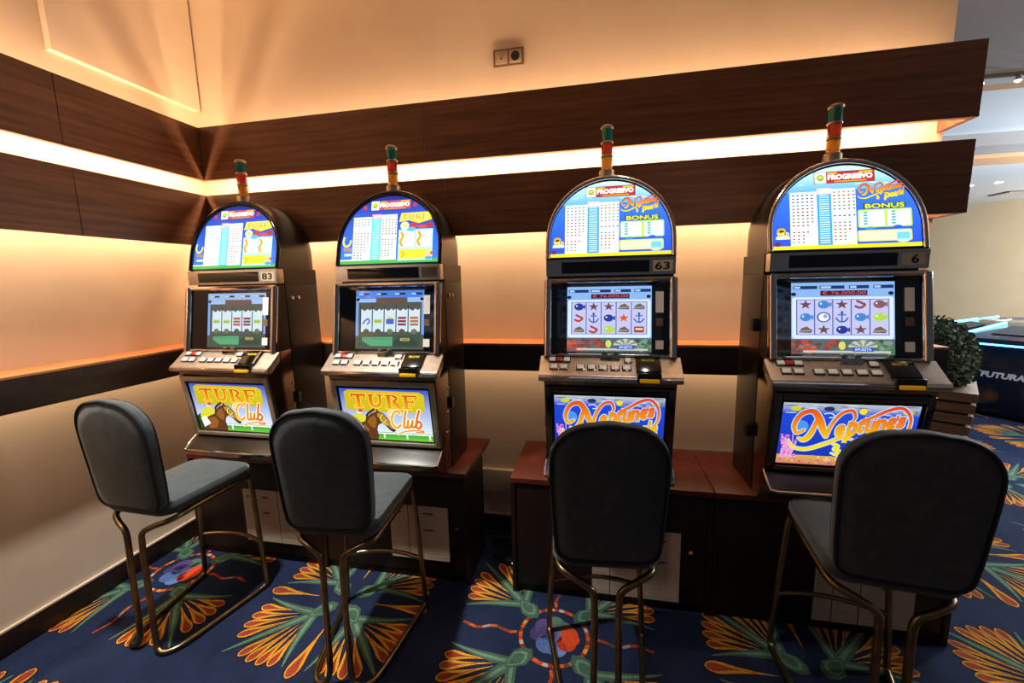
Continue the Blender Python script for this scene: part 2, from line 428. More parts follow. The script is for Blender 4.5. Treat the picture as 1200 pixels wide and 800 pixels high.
# ------------------------------------------------------------------ carpet: navy pile with woven fans and medallions
def carpet():
    A = Art()
    # fine base grid so that the floor is one real surface
    A.rect(-0.4, -3.4, 18, 16, '19233d', 0)
    Y, R, K, T, T2 = 'bd8629', '86392a', '2c120e', '3a5647', '5b7864'
    def petal(x, y, ang, r0, r1, w):
        c, s = math.cos(ang), math.sin(ang)
        def tear(grow, a, b):
            pts = []
            L = b-a
            prof = [(0, 0.03), (0.3, 0.17), (0.55, 0.50), (0.74, 0.90), (0.84, 1.0), (0.93, 0.78), (0.98, 0.4), (1, 0)]
            up = [(a+L*t, (w*q/2+grow*(0.3+0.7*t))) for t, q in prof[:-1]]
            tip = (b+grow, 0)
            for u, v in up+[tip]+[(u, -v) for u, v in reversed(up)]:
                pts.append((x+u*c-v*s, y+u*s+v*c))
            return pts
        A.poly(tear(0.006, r0, r1), K, 2)
        A.poly(tear(0.0, r0, r1), Y, 3)
        L = r1-r0
        A.poly(tear(-0.0095, r0+L*0.30, r1-0.001), R, 4)
    def leaf(x, y, ang, r0, r1, w, bend):
        c, s = math.cos(ang), math.sin(ang)
        for q, (ww, col) in enumerate(((w, T), (w*0.35, T2))):
            pts = [(r0+(r1-r0)*t, bend*t*t) for t in (0, 0.25, 0.5, 0.75, 1)]
            ws = [ww*1.0, ww*1.05, ww*0.8, ww*0.5, ww*0.16]
            A.stroke([(x+u*c-v*s, y+u*s+v*c) for u, v in pts], ws, col, 5+q, cap=False)
    def fan(x, y, ang):
        for side in (-1, 1):
            for k in range(4):
                petal(x, y, ang+side*math.radians(11+k*10.5), 0.085, 0.345-0.012*k, 0.050)
        leaf(x, y, ang, 0.0, 0.40, 0.048, 0.0)
        for side in (-1, 1):
            leaf(x, y, ang+side*math.radians(46), 0.0, 0.30, 0.042, side*0.045)
        c, s = math.cos(ang), math.sin(ang)
        for q, (g, col) in enumerate(((1.0, T), (0.72, T2), (0.55, T))):
            pts = [(-0.10, 0), (-0.075, 0.032), (-0.03, 0.046), (0.03, 0.02), (0.055, 0), (0.03, -0.02), (-0.03, -0.046), (-0.075, -0.032)]
            A.poly([(x+(u*g-0.01)*c-v*g*s, y+(u*g-0.01)*s+v*g*c) for u, v in pts], col, 7+q)
    def medallion(x, y):
        n = 42
        cols = ['b8521f', 'a8401c', 'a89a88', '8a2c1c', 'c08a2c', 'b8521f', '5d3a2a']
        for k in range(n):
            a0, a1 = 2*PI*k/n, 2*PI*(k+1)/n
            A.poly([(x+r*math.cos(t), y+r*math.sin(t)) for r, t in ((0.148, a0), (0.148, a1), (0.166, a1), (0.166, a0))], cols[k % 7], 3)
        for (dx, dy, rr, col) in ((-0.05, 0.045, 0.048, '4c3f70'), (-0.075, 0.0, 0.04, '3f3668'), (-0.03, 0.01, 0.045, '4c3f70'), (0.0, 0.07, 0.045, '4c6658'), (0.04, 0.05, 0.04, '4c6658'),
                             (-0.03, -0.05, 0.05, '4a6298'), (0.02, -0.065, 0.045, '5a74a8'), (0.0, 0.0, 0.04, '4a6298'), (0.07, 0.02, 0.042, 'b84220'), (0.06, -0.03, 0.045, 'ae3a1c'), (0.085, -0.005, 0.035, 'b84220')):
            A.disc(x+dx, y+dy, rr, rr, col, 3+(int(dx*1000) % 4), n=14)
        for q in range(4):
            a = q*PI/2
            seg = ['a8501f', '8a301c', '5d3a2a', 'a8501f', '8a7e70', '8a301c', 'a8501f', '88381f']
            for k in range(8):
                t0, t1 = 0.175+k*0.034, 0.175+(k+1)*0.034
                w0 = 0.012*math.sin(t0*38); w1 = 0.012*math.sin(t1*38)
                A.stroke([(x+t0*math.cos(a)-w0*math.sin(a), y+t0*math.sin(a)+w0*math.cos(a)), (x+t1*math.cos(a)-w1*math.sin(a), y+t1*math.sin(a)+w1*math.cos(a))],
                         0.015, seg[k], 3, smooth=False, cap=False)
        for q in range(4):
            a = PI/4+q*PI/2
            fan(x+0.235*math.cos(a), y+0.235*math.sin(a), a)
    def flower(x, y):
        for q in range(4):
            a = PI/4+q*PI/2
            fan(x+0.15*math.cos(a), y+0.15*math.sin(a), a)
            petal(x, y, q*PI/2, 0.16, 0.45, 0.062)
    e1 = Vector((1.10, -0.036)); e2 = Vector((0.036, 1.09))
    for i in range(-3, 7):
        for j in range(-3, 7):
            c = Vector((2.26, -0.59))+e1*i+e2*j
            if c.x < -0.2 or c.y < -2.6 or c.y > 5.5: continue
            if c.x < 3.6 and c.y > 0.3: continue
            (medallion if (i+j) % 2 == 0 else flower)(c.x, c.y)
    # keep the weave inside the walls
    o = A.build('floor', 'carpet', (0, 0, 0), (1, 0, 0), (0, 1, 0), (0, 0, 1), step=0.00025)
    return structure(o, 'navy carpet woven with orange fans, green leaves and round medallions')
carpet()

# ------------------------------------------------------------------ prints of the slot machines
def slab(ch):
    """slab-serif capitals on a unit-high body: list of polygons, advance"""
    def r(x0, y0, x1, y1): return [(x0, y0), (x1, y0), (x1, y1), (x0, y1)]
    def arc(cx, cy, ro, ri, a0, a1, ex=1.0, n=8):
        out = []
        for k in range(n):
            t0, t1 = math.radians(a0+(a1-a0)*k/n), math.radians(a0+(a1-a0)*(k+1)/n)
            out.append([(cx+ex*ri*math.cos(t0), cy+ri*math.sin(t0)), (cx+ex*ro*math.cos(t0), cy+ro*math.sin(t0)), (cx+ex*ro*math.cos(t1), cy+ro*math.sin(t1)), (cx+ex*ri*math.cos(t1), cy+ri*math.sin(t1))])
        return out
    if ch == 'T': return [r(0, .84, .95, 1), [(0, .62), (.1, .84), (0, .84)], [(.95, .62), (.95, .84), (.85, .84)], r(.36, .08, .59, .9), r(.2, 0, .75, .12)], 1.05
    if ch == 'U': return [r(.1, .4, .32, 1), r(.72, .4, .86, 1), r(0, .9, .45, 1), r(.58, .9, 1.0, 1)]+arc(.48, .4, .39, .17, 180, 360, 0.97), 1.1
    if ch == 'R': return [r(.1, .05, .33, 1), r(0, 0, .46, .1), r(0, .9, .45, 1)]+arc(.44, .73, .27, .12, -90, 90, 1.3)+[[(.4, .5), (.62, .52), (.95, .06), (.95, 0), (.72, 0)]], 1.05
    if ch == 'F': return [r(.1, .05, .33, 1), r(0, 0, .48, .1), r(0, .88, .9, 1), [(.9, .64), (.9, .9), (.78, .9)], r(.3, .46, .66, .58), r(.6, .36, .68, .68)], 1.0
def slab_word(A, word, x0, y0, x1, y1, col, layer, edge=None, eg=0.0):
    tot = sum(slab(c)[1] for c in word)-0.05; sx = (x1-x0)/tot; sy = y1-y0; x = x0
    for c in word:
        ps, adv = slab(c)
        for p in ps:
            q = [(x+u*sx, y0+v*sy) for u, v in p]
            if edge:
                cx = sum(t[0] for t in q)/len(q); cy = sum(t[1] for t in q)/len(q)
                A.poly([(t[0]+math.copysign(eg, t[0]-cx), t[1]+math.copysign(eg, t[1]-cy)) for t in q], edge, layer)
            A.poly(q, col, layer+1)
        x += adv*sx
def club(A, x, y, s, layer, col, edge):
    """brush script word 'Club' drawn as strokes, s = cap height"""
    st = [([(.62, .86), (.50, 1.0), (.30, .88), (.14, .55), (.18, .2), (.36, .06), (.58, .22)], .12),
          ([(.20, .98), (.04, .9), (.02, .72), (.14, .66)], .07),
          ([(.96, 1.02), (.84, .6), (.76, .14), (.88, .1), (.96, .22)], .12),
          ([(1.02, .5), (.96, .2), (1.04, .1), (1.18, .28), (1.26, .5)], .11), ([(1.26, .5), (1.2, .2), (1.3, .12), (1.38, .24)], .11),
          ([(1.66, 1.05), (1.5, .6), (1.42, .16), (1.56, .1), (1.70, .28), (1.62, .46), (1.48, .38)], .12),
          ([(.4, -.28), (.8, -.12), (1.3, -.05), (1.75, -.06), (1.72, -.14), (1.4, -.14)], .07)]
    for pts, w in st:
        q = [(x+u*s, y+v*s) for u, v in pts]
        A.stroke(q, (w+.09)*s, edge, layer)
    for pts, w in st:
        q = [(x+u*s, y+v*s) for u, v in pts]
        A.stroke(q, w*s, col, layer+1)
def neptune_logo(A, x, y, w, layer, edge='b4d8ff', big=True):
    """the swirling two-line word mark; w = width of the mark, drawn in a 1 x 0.62 box"""
    P = lambda u, v: (x+u*w, y+v*w)
    col = lambda X, Y: hexmix('f2d614', 'd8421c', ((Y-y)/w-0.12)/0.40-0.12*math.sin((X-x)/w*3))
    strokes = [([(.135, .30), (.075, .27), (.05, .36), (.10, .47), (.19, .50), (.25, .43), (.29, .33), (.33, .245)], [.03, .035, .04, .045, .05, .06, .06, .04]),   # swirl and diagonal of the N
               ([(.10, .215), (.15, .20), (.20, .27), (.235, .42)], [.02, .05, .05, .03]),                                                  # left stem
               ([(.33, .245), (.365, .38), (.43, .49), (.51, .52), (.545, .46), (.53, .41)], [.035, .032, .032, .03, .025, .015]),               # right stem with curl
               ([(.02, .19), (.06, .12), (.18, .10), (.34, .17), (.46, .235), (.57, .22)], [.01, .028, .035, .038, .03, .012]),                  # underline
               ([(.60, .41), (.70, .47), (.80, .535), (.90, .56), (.975, .48), (.985, .36), (.94, .26), (.88, .22)], [.03, .032, .034, .03, .026, .026, .024, .012]),  # big tail
               ([(.40, .17), (.445, .145), (.42, .115), (.46, .095), (.44, .06), (.40, .07)], [.02, .03, .03, .03, .025, .012])]
    words = [('e', .39, .245, .085, .135), ('p', .475, .185, .09, .225), ('t', .565, .285, .06, .18), ('u', .625, .295, .085, .135), ('n', .71, .315, .085, .135), ('e', .795, .335, .075, .135), ("'", .865, .43, .02, .06), ('s', .875, .355, .065, .125),
             ('p', .56, .02, .12, .22), ('e', .675, .095, .085, .14), ('a', .755, .11, .08, .14), ('r', .83, .13, .05, .14), ('l', .875, .14, .025, .19), ('s', .905, .15, .065, .13)]
    g = 0.012*w
    for pts, ws in strokes:
        A.stroke([P(*p) for p in pts], [(v+.015)*w for v in ws], edge, layer)
    for ch, u, v, du, dv in words:
        A.text(ch, *P(u-.008, v-.008), *P(u+du+.008, v+dv+.008), edge, layer+1, bold=0.085, shear=0.12)
    for pts, ws in strokes:
        A.stroke([P(*p) for p in pts], [v*w for v in ws], col, layer+2)
    for ch, u, v, du, dv in words:
        A.text(ch, *P(u, v), *P(u+du, v+dv), col, layer+3, bold=0.055, shear=0.12)
    A.disc(*P(.60, .515), .03*w, .03*w, 'f2d614', layer+3)

HW = 0.272       # half width of the lit arch
ASTR = 0.085     # straight part before the arch starts
def arch_pts(hw, s, n=28, z0=0.0):
    pts = [(-hw, z0), (hw, z0)]
    for k in range(n+1):
        a = PI*k/n; pts.append((hw*math.cos(a), s+hw*math.sin(a)))
    return pts
def arch_cap(hw, s, zc, n=16):
    """part of the arch above height zc"""
    a0 = math.asin((zc-s)/hw)
    return [(hw*math.cos(a0+(PI-2*a0)*k/n), s+hw*math.sin(a0+(PI-2*a0)*k/n)) for k in range(n+1)]
AH = ASTR+HW
def paytable(kind):
    A = Art(); U = lambda u: -HW+u*2*HW; V = lambda v: v*AH
    rnd = random.Random(3 if kind == 'turf' else 5)
    nep = kind == 'neptune'
    A.poly(arch_pts(HW, ASTR), (vgrad('2a50d8', '3f86e8', 0, AH) if nep else vgrad('3f7ae8', '1c3a9c', 0, AH)), 0)
    if nep:
        A.poly(arch_cap(HW, ASTR, V(.70)), vgrad('5fa8ea', 'c4ecf4', V(.68), V(.95)), 1)
        A.rect(-HW, 0, HW, V(.045), 'e8d81c', 5)
        for k in range(16):
            u, v = rnd.uniform(.2, .85), rnd.uniform(.74, .97)
            if abs(U(u)) < 0.9*math.sqrt(max(0, HW**2-(V(v)-ASTR)**2)): A.disc(U(u), V(v), .014, .0012, 'e8f8fc', 2, 8)
    else:
        A.poly(arch_cap(HW, ASTR, V(.72)), vgrad('3358c8', '1a2a7c', V(.72), AH), 1)
        A.rect(-HW, 0, HW, V(.05), '4fae4a', 5); A.rect(-HW, V(.05), U(.13), V(.065), 'ffffff', 5)
    col_mid = ('3f9be0', 'c8f0ff') if nep else ('4fd0dc', 'c8f8fa')
    # pay columns
    A.rect(U(.125), V(.035), U(.315), V(.70), 'ffffff', 2); A.rect(U(.315), V(.03), U(.415), V(.68), col_mid[0], 3)
    A.rect(U(.415), V(.03), U(.58), V(.72), 'ffffff', 2)
    A.rect(U(.318), V(.665), U(.415), V(.735), 'f4c8dc' if nep else 'e88a98', 4)
    A.text('2000', U(.325), V(.675), U(.41), V(.725), 'ffffff' if nep else 'fff4f4', 5, bold=0.04)
    for r in range(22):
        v = .645-r*.0275
        A.rect(U(.33), V(v), U(.40), V(v+.012), col_mid[1], 4)
    pal = ['888424', '3a5a6c', 'a02a2a', '2a7898', '68782a'] if nep else ['303038', 'a0402a', '4a5a98', 'a86a2a', '3a785a']
    for (ua, nc, vtop) in ((.145, 5, .66), (.432, 5, .68)):
        for r in range(15):
            if rnd.random() < .12: continue
            c = pal[rnd.randrange(5)]; v = vtop-r*.041
            for k in range(5 if r < 9 else (4 if r < 12 else 3)):
                A.disc(U(ua+k*.033+.004), V(v), .0056, .0038, c, 4, 6)
    # banner
    A.rect(U(.30), V(.79), U(.715), V(.935), '7c1c24' if nep else '2c4cb0', 6); A.rect(U(.305), V(.797), U(.71), V(.928), 'b03430' if nep else 'c04a4a', 7)
    A.rect(U(.305), V(.797), U(.385), V(.928), 'f6f6ea', 8); A.disc(U(.345), V(.862), .014, .014, '7aa84a', 9); A.disc(U(.345), V(.868), .009, .006, 'f0d020', 10)
    A.text('PROGRESIVO', U(.395), V(.832), U(.70), V(.898), 'ffffff', 10, bold=0.06)
    A.rect(U(.395), V(.905), U(.46), V(.922), 'f0c020', 8); A.rect(U(.61), V(.905), U(.70), V(.922), 'f0c020', 8); A.rect(U(.44), V(.803), U(.66), V(.817), 'e8a020', 8)
    if nep:
        lg = Art(); neptune_logo(lg, 0, 0, 1.0, 0, edge='20408c'); A.extend(lg, U(.59), V(.545), .172, .150, 6)
        A.text('BONUS', U(.63), V(.455), U(.91), V(.525), '24301c', 8, bold=0.12); A.text('BONUS', U(.64), V(.462), U(.90), V(.518), 'd8e84a', 9, bold=0.03)
        A.rrect(U(.59), V(.235), U(.945), V(.45), .008, 'b8d84a', 5)
        for ua, ub in ((.60, .765), (.785, .935)):
            A.rect(U(ua), V(.25), U(ub), V(.435), 'd8f4f0', 6); A.rect(U((ua+ub)/2+.01), V(.255), U(ub-.004), V(.43), 'f8fcff', 7)
            for r, t in enumerate(('1000', '750', '500', '375', '250')):
                A.text(t, U(ub-.055), V(.405-r*.034), U(ub-.012), V(.425-r*.034), '8890a0', 8, bold=0.0)
                A.disc(U(ua+.04), V(.415-r*.034), .009, .004, '3aa0a0', 8, 8)
        A.disc(U(.67), V(.225), .018, .006, '4a8ae0', 8); A.disc(U(.85), V(.235), .016, .007, '2a60d0', 8)
        A.rrect(U(.585), V(.07), U(.94), V(.205), .008, 'c8d868', 6); A.rrect(U(.595), V(.083), U(.93), V(.192), .006, 'e0f4b8', 7)
        A.rect(U(.84), V(.085), U(.925), V(.17), '6cc8d8', 8); A.disc(U(.88), V(.07), .022, .008, 'c8d0c8', 9)
        A.rect(U(.02), V(.13), U(.118), V(.165), 'e8f0c0', 4); A.disc(U(.06), V(.235), .017, .012, 'd8a81c', 4); A.disc(U(.06), V(.225), .009, .006, '3a2a10', 5)
        A.text('WILD', U(.025), V(.165), U(.115), V(.215), 'f0e83a', 6, bold=0.06); A.disc(U(.03), V(.07), .012, .01, '6a2a58', 5)
    else:
        A.poly([(U(a), V(b)) for a, b in ((.60, .60), (.62, .73), (.90, .735), (.93, .62), (.80, .57), (.70, .62))], 'f4d83a', 6)
        slab_word(A, 'TURF', U(.625), V(.625), U(.89), V(.71), 'd89a30', 7, 'f8f0a0', .002)
        for a, b, r1, r2, c in ((.66, .54, .024, .022, 'e8f4d8'), (.665, .54, .013, .013, 'f4e070'), (.75, .55, .02, .014, 'c83a44'), (.84, .52, .03, .009, 'd84a4a'), (.91, .54, .022, .013, 'b83040'), (.73, .485, .026, .012, '5ab4e8')):
            A.disc(U(a), V(b), r1, r2, c, 8+int(r2 < .0135))
        A.rect(U(.60), V(.03), U(.945), V(.485), 'a8ecd8', 5)
        for ua, ub in ((.61, .765), (.785, .935)):
            A.rect(U(ua), V(.225), U(ub), V(.46), 'f4fff8', 6)
            A.stroke([(U(ua+.02), V(.44)), (U(ua+.035), V(.38)), (U(ua+.012), V(.31)), (U(ua+.03), V(.25))], .014, 'd8a01c', 7)
            for r, t in enumerate(('500', '400', '300', '200', '100')):
                A.text(t, U(ub-.045), V(.42-r*.042), U(ub-.012), V(.438-r*.042), '7a8890', 7, bold=0.0)
        A.rrect(U(.61), V(.055), U(.90), V(.195), .008, 'f0dc3a', 7); A.stroke([(U(.64), V(.16)), (U(.66), V(.12)), (U(.64), V(.085))], .007, 'd89a1c', 8)
        A.disc(U(.91), V(.13), .022, .026, 'e8c88a', 8); A.disc(U(.91), V(.06), .02, .009, '5a9ae8', 9); A.disc(U(.94), V(.13), .008, .008, 'b8503a', 9)
        A.stroke([(U(.035), V(.40)), (U(.025), V(.33)), (U(.05), V(.27)), (U(.09), V(.29)), (U(.105), V(.35))], .010, 'e8dc5a', 6)
        A.text('Wild', U(.025), V(.185), U(.118), V(.255), 'b08a5a', 6, bold=0.05); A.rect(U(.04), V(.12), U(.12), V(.16), 'b8d8e8', 4)
        A.star(U(.24), V(.84), .016, 'c83a3a', 5, 6, .5); A.star(U(.755), V(.85), .016, 'c83a3a', 5, 6, .5)
    # trim what pokes out of the arch
    return A
BW, BH = 0.49, 0.285
def belly(kind):
    A = Art(); U = lambda u: -BW/2+u*BW; V = lambda v: v*BH
    rnd = random.Random(11)
    if kind == 'neptune':
        A.rect(U(0), V(.12), U(1), V(.88), vgrad('1830a8', '2248d0', V(.1), V(.9)), 0)
        A.rect(U(0), V(.84), U(1), V(1), vgrad('2c50c8', 'b8c0c0', V(.84), V(1)), 1)
        for k in range(26):
            A.disc(U(rnd.uniform(.06, .94)), V(rnd.uniform(.83, .98)), rnd.uniform(.012, .03), .0022, rnd.choice(['8a98a8', 'c8d0d0', '3858a8']), 2, 8)
        A.rect(U(0), V(0), U(1), V(.15), vgrad('c87a68', 'd8a83a', V(0), V(.15)), 1)
        for k in range(90):
            A.disc(U(rnd.uniform(.02, .98)), V(rnd.uniform(.02, .15)), rnd.uniform(.004, .008), rnd.uniform(.003, .006), rnd.choice(['d87a8a', 'c85a6a', 'e8b84a', 'd89a5a', 'a8506a', 'e8c8a8']), 2, 7)
        for k in range(60):
            v = rnd.uniform(.1, .48)
            A.disc(U(.01+rnd.uniform(0, .14)*(1-v)+.01), V(v), .005, .005, rnd.choice(['e88ac8', 'd870b8', 'f0a8d8', 'b060a8']), 2, 7)
        for k in range(14):
            u = rnd.uniform(.02, .12)
            A.stroke([(U(u), V(.1)), (U(u+.02), V(.25)), (U(u+rnd.uniform(-.02, .05)), V(rnd.uniform(.34, .5)))], .004, 'e898d0', 3)
        for (u, v, c1, c2) in ((.10, .91, 'c8c81c', '6a8a1c'), (.35, .92, '20306c', 'a8b05c'), (.92, .90, 'c8b81c', '7a7a2c'), (.84, .70, '3a8ad0', '2050a8'), (.90, .30, 'e8c83a', 'd89a2a')):
            A.disc(U(u), V(v), .020, .011, c1, 3); A.poly([(U(u)+.016, V(v)), (U(u)+.03, V(v)+.009), (U(u)+.03, V(v)-.009)], c2, 3)
        A.disc(U(.155), V(.62), .03, .03, '4a90e8', 2); A.stroke([(U(.32), V(.84)), (U(.37), V(.85)), (U(.40), V(.80)), (U(.36), V(.78))], .004, 'd8f0ff', 3)
        neptune_logo(A, U(.06), V(.10), BW*.90, 5)
        A.poly([(U(.78)+.045*math.cos(t)*(1 if k else .2), V(.10)+.045*math.sin(t)*(1 if k else .2)) for k, t in [(0, .3)]+[(1, math.radians(20+14*j)) for j in range(11)]], 'c8d4d4', 4)
    else:
        A.rect(U(0), V(0), U(1), V(1), vgrad('e8f4ff', '2a52b8', V(.15), V(.95)), 0)
        A.rect(U(0), V(0), U(1), V(.15), vgrad('6ac83a', '2a8a3a', 0, V(.15)), 1)
        A.rect(U(.36), V(.115), U(1), V(.14), 'f4fce8', 2)
        for u in (.44, .70, .955): A.rect(U(u), V(.03), U(u+.018), V(.115), 'f4fce8', 2)
        A.poly([(U(a), V(b)) for a, b in ((.05, .60), (.08, .57), (.45, .555), (.55, .565), (.90, .56), (.94, .60), (.945, .75), (.95, .90), (.90, .96), (.10, .975), (.05, .93))], lambda x, y: hexmix('e8d81c', 'c8b41c', abs((y/BH-.76)/.2)), 2)
        A.poly([(U(a), V(b)) for a, b in ((.10, .945), (.90, .935), (.88, .955), (.12, .97))], 'e8a82c', 3)
        slab_word(A, 'TURF', U(.12), V(.63), U(.88), V(.90), lambda x, y: hexmix('f2a01c', 'd84c18', (y/BH-.62)/.26), 4, 'f8f05a', .003)
        club(A, U(.53), V(.23), BH*.36, 6, lambda x, y: hexmix('f2c41c', 'd84a18', (x+.02)/.25), 'fff8d8')
        # horse and jockey
        B1, B2, B3 = '5e3416', '8f5a24', '32200e'
        Q = lambda pts: [(U(a), V(b)) for a, b in pts]
        A.poly(Q(((.05, .0), (.10, .22), (.19, .36), (.27, .43), (.33, .52), (.39, .56), (.40, .62), (.425, .555), (.465, .535), (.505, .46), (.55, .34), (.59, .245), (.585, .18), (.555, .16), (.52, .20), (.475, .295), (.435, .335), (.395, .29), (.375, .20), (.385, .08), (.37, .0))), B1, 3)
        A.poly(Q(((.40, .53), (.46, .52), (.50, .44), (.545, .32), (.58, .24), (.57, .20), (.53, .25), (.48, .34), (.43, .40), (.40, .46))), 'b88a30', 4)
        A.poly(Q(((.30, .42), (.36, .49), (.38, .42), (.38, .32), (.35, .22), (.30, .26), (.27, .34))), B2, 4)
        A.poly(Q(((.10, .12), (.16, .26), (.24, .30), (.28, .20), (.24, .06), (.14, .02))), B2, 4)
        A.poly(Q(((.54, .225), (.585, .215), (.58, .185), (.555, .172))), B3, 5)
        A.disc(U(.455), V(.465), .005, .004, '100c08', 5); A.stroke([(U(.50), V(.40)), (U(.455), V(.33))], .004, 'e8e060', 5, smooth=False)
        A.stroke([(U(.26), V(.42)), (U(.30), V(.52)), (U(.37), V(.60))], .012, B3, 4); A.stroke([(U(.46), V(.50)), (U(.43), V(.40)), (U(.50), V(.30))], .005, 'e8e060', 5)
        A.poly([(U(a), V(b)) for a, b in ((.04, .30), (.10, .46), (.18, .52), (.27, .46), (.25, .36), (.16, .30), (.08, .22))], 'd8d43a', 5)
        A.disc(U(.20), V(.555), .016, .015, 'f0e8e0', 6); A.disc(U(.21), V(.57), .015, .010, 'd84a3a', 7)
        A.poly([(U(a), V(b)) for a, b in ((.06, .05), (.04, .26), (.12, .30), (.16, .14))], 'f0f0e8', 6); A.poly([(U(a), V(b)) for a, b in ((.0, .0), (.0, .3), (.05, .36), (.07, .2), (.06, .0))], '28401c', 4)
    return A
SW, SH = 0.385, 0.305
def screen_art(kind, sub):
    A = Art(); U = lambda u: -SW/2+u*SW; V = lambda v: v*SH
    rnd = random.Random(20+sub)
    if kind == 'neptune':
        A.rect(U(0), V(0), U(1), V(1), '8cb8f0', 0)
        A.rect(U(0), V(0), U(1), V(.21), '5a6a70', 1)
        for k in range(34): A.disc(U(rnd.uniform(.02, .28)), V(rnd.uniform(.02, .18)), .012, .008, rnd.choice(['c84a3c', '8a4a40', 'b86a58', '6a4a48']), 2, 8)
        for k in range(16): A.disc(U(rnd.uniform(.34, .46)), V(rnd.uniform(.06, .19)), .010, .008, rnd.choice(['a84a40', '7a4a44', '8a3a34']), 2, 8)
        for k in range(18): A.disc(U(rnd.uniform(.82, .98)), V(rnd.uniform(.03, .19)), .012, .010, rnd.choice(['4a7a54', '6a8a68', '3a5a48', '7a9a88']), 2, 8)
        A.rect(U(.12), V(.02), U(.96), V(.05), 'c8c8b8', 2)
        A.disc(U(.50), V(.12), .013, .018, 'd8dc6a', 4)
        for k in range(9):
            a0 = PI*k/9; a1 = PI*(k+1)/9
            A.poly([(U(.70), V(.09)), (U(.70)+.055*math.cos(a0), V(.10)+.03*math.sin(a0)), (U(.70)+.055*math.cos(a1), V(.10)+.03*math.sin(a1))], ['c8ccb8', '8a9088'][k % 2], 3)
        A.rect(U(.60), V(.04), U(.80), V(.10), '2a58c0', 4); A.text('APUESTA', U(.62), V(.05), U(.78), V(.09), 'd0e8ff', 5)
        for i, u in enumerate((.02, .285, .57, .80)):
            A.rect(U(u), V(.91), U(u+(.24 if i < 2 else .19)), V(.955), '20346c', 2); A.rect(U(u+.01), V(.918), U(u+.07+.04*(i == 1)), V(.947), 'a8d4ff', 3)
        for u in (.025, .965): A.disc(U(u), V(.84), .010, .008, '182850', 2)
        A.rect(U(.29), V(.815), U(.745), V(.885), '4a1c34', 3); A.text('€ 76.000,00', U(.31), V(.825), U(.73), V(.875), 'e0606c', 4, bold=0.0)
        A.rrect(U(.01), V(.215), U(.99), V(.795), .01, 'dcecff', 2)
        A.rect(U(.05), V(.265), U(.95), V(.765), '6a78c8', 3)
        syms = [['star', 'fish', 'star', 'claw', 'clown'], ['fish', 'ring', 'anchor', 'fish', 'yfish'], ['shell', 'star', 'fish2', 'star', 'shell']] if sub else \
               [['fish2', 'star', 'star', 'shell', 'shell'], ['claw', 'anchor', 'fish2', 'rstar', 'anchor'], ['shell', 'claw', 'yfish', 'shell', 'chest']]
        for c in range(5):
            A.rect(U(.06+c*.178), V(.275), U(.06+c*.178+.168), V(.755), lambda x, y: hexmix('f4f8ff', 'b4b8ee', abs((y/SH-.515)/.28)**2), 4)
            A.rect(U(.06+c*.178-.008), V(.265), U(.06+c*.178), V(.765), '3048a0', 5)
            for r in range(3):
                x, y = U(.06+c*.178+.084), V(.69-r*.175); k = syms[r][c]; e = .020
                if k in ('star', 'rstar'): A.star(x, y, e*1.25, 'e0561c' if k == 'rstar' else '6e4a4c', 6, 5, .4, .85)
                elif k in ('fish', 'fish2', 'yfish', 'clown'):
                    cc = {'fish': '4a86d0', 'fish2': '2c3c98', 'yfish': 'b8d84a', 'clown': '8a5a5c'}[k]
                    A.disc(x, y, e*1.1, e*.85, cc, 6); A.poly([(x+e*.8, y), (x+e*1.5, y+e*.6), (x+e*1.5, y-e*.6)], cc, 6); A.disc(x-e*.5, y+e*.2, e*.2, e*.2, 'f0f8ff', 7, 8)
                elif k == 'ring':
                    A.disc(x, y, e*1.3, e*1.1, '3a58a8', 6); A.disc(x, y, e*1.0, e*.85, 'f4f8ff', 7); A.disc(x+e*.3, y+e*.2, e*.4, e*.4, '8aa4d8', 8)
                elif k == 'anchor':
                    A.stroke([(x, y+e*1.0), (x, y-e*.9)], e*.28, '3a5ca8', 6, smooth=False); A.stroke([(x-e*1.1, y-e*.2), (x-e*.6, y-e*.8), (x, y-e*1.0), (x+e*.6, y-e*.8), (x+e*1.1, y-e*.2)], e*.28, '3a5ca8', 6)
                    A.stroke([(x-e*.7, y+e*.5), (x+e*.7, y+e*.5)], e*.25, '3a5ca8', 6, smooth=False); A.disc(x, y+e*1.0, e*.3, e*.3, '3a5ca8', 6)
                elif k == 'claw':
                    A.stroke([(x-e*.9, y-e*.4), (x, y-e*.7), (x+e*.8, y-e*.1), (x+e*.2, y+e*.3), (x-e*.6, y+e*.7)], e*.5, 'b8453c' if not sub else '8c4f52', 6)
                elif k == 'shell':
                    A.poly([(x-e*1.3, y-e*.6), (x+e*1.1, y-e*.7), (x+e*1.3, y-e*.1), (x+e*.2, y+e*.7), (x-e*.8, y+e*.3)], '6f6258', 6); A.stroke([(x-e*1.0, y-e*.3), (x+e*.9, y-e*.2)], e*.2, 'b8a890', 7, smooth=False)
                elif k == 'chest':
                    A.rect(x-e*1.1, y-e*.7, x+e*1.1, y+e*.7, 'a8483c', 6); A.rect(x-e*.8, y-e*.1, x+e*.8, y+e*.3, 'e8e0c8', 7)
    else:
        A.rect(U(0), V(0), U(1), V(1), '58584f', 0)
        A.rect(U(0), V(.84), U(1), V(1), '4f84e0' if sub else '9cb8e0', 1)
        A.rect(U(0), V(.22), U(.04), V(.9), '7ca8ec', 1); A.rect(U(.965), V(.25), U(1), V(.9), '7ca8ec', 1)
        for i, u in enumerate((.05, .31, .58, .82)): A.rect(U(u), V(.925), U(u+.15), V(.96), '20305c', 2); A.rect(U(u), V(.93), U(u+.06), V(.955), 'c0dcff', 3)
        A.rect(U(.04), V(.80), U(.30), V(.86), '9cc0f4', 2); A.rect(U(.76), V(.80), U(.98), V(.88), '9cc0f4', 2)
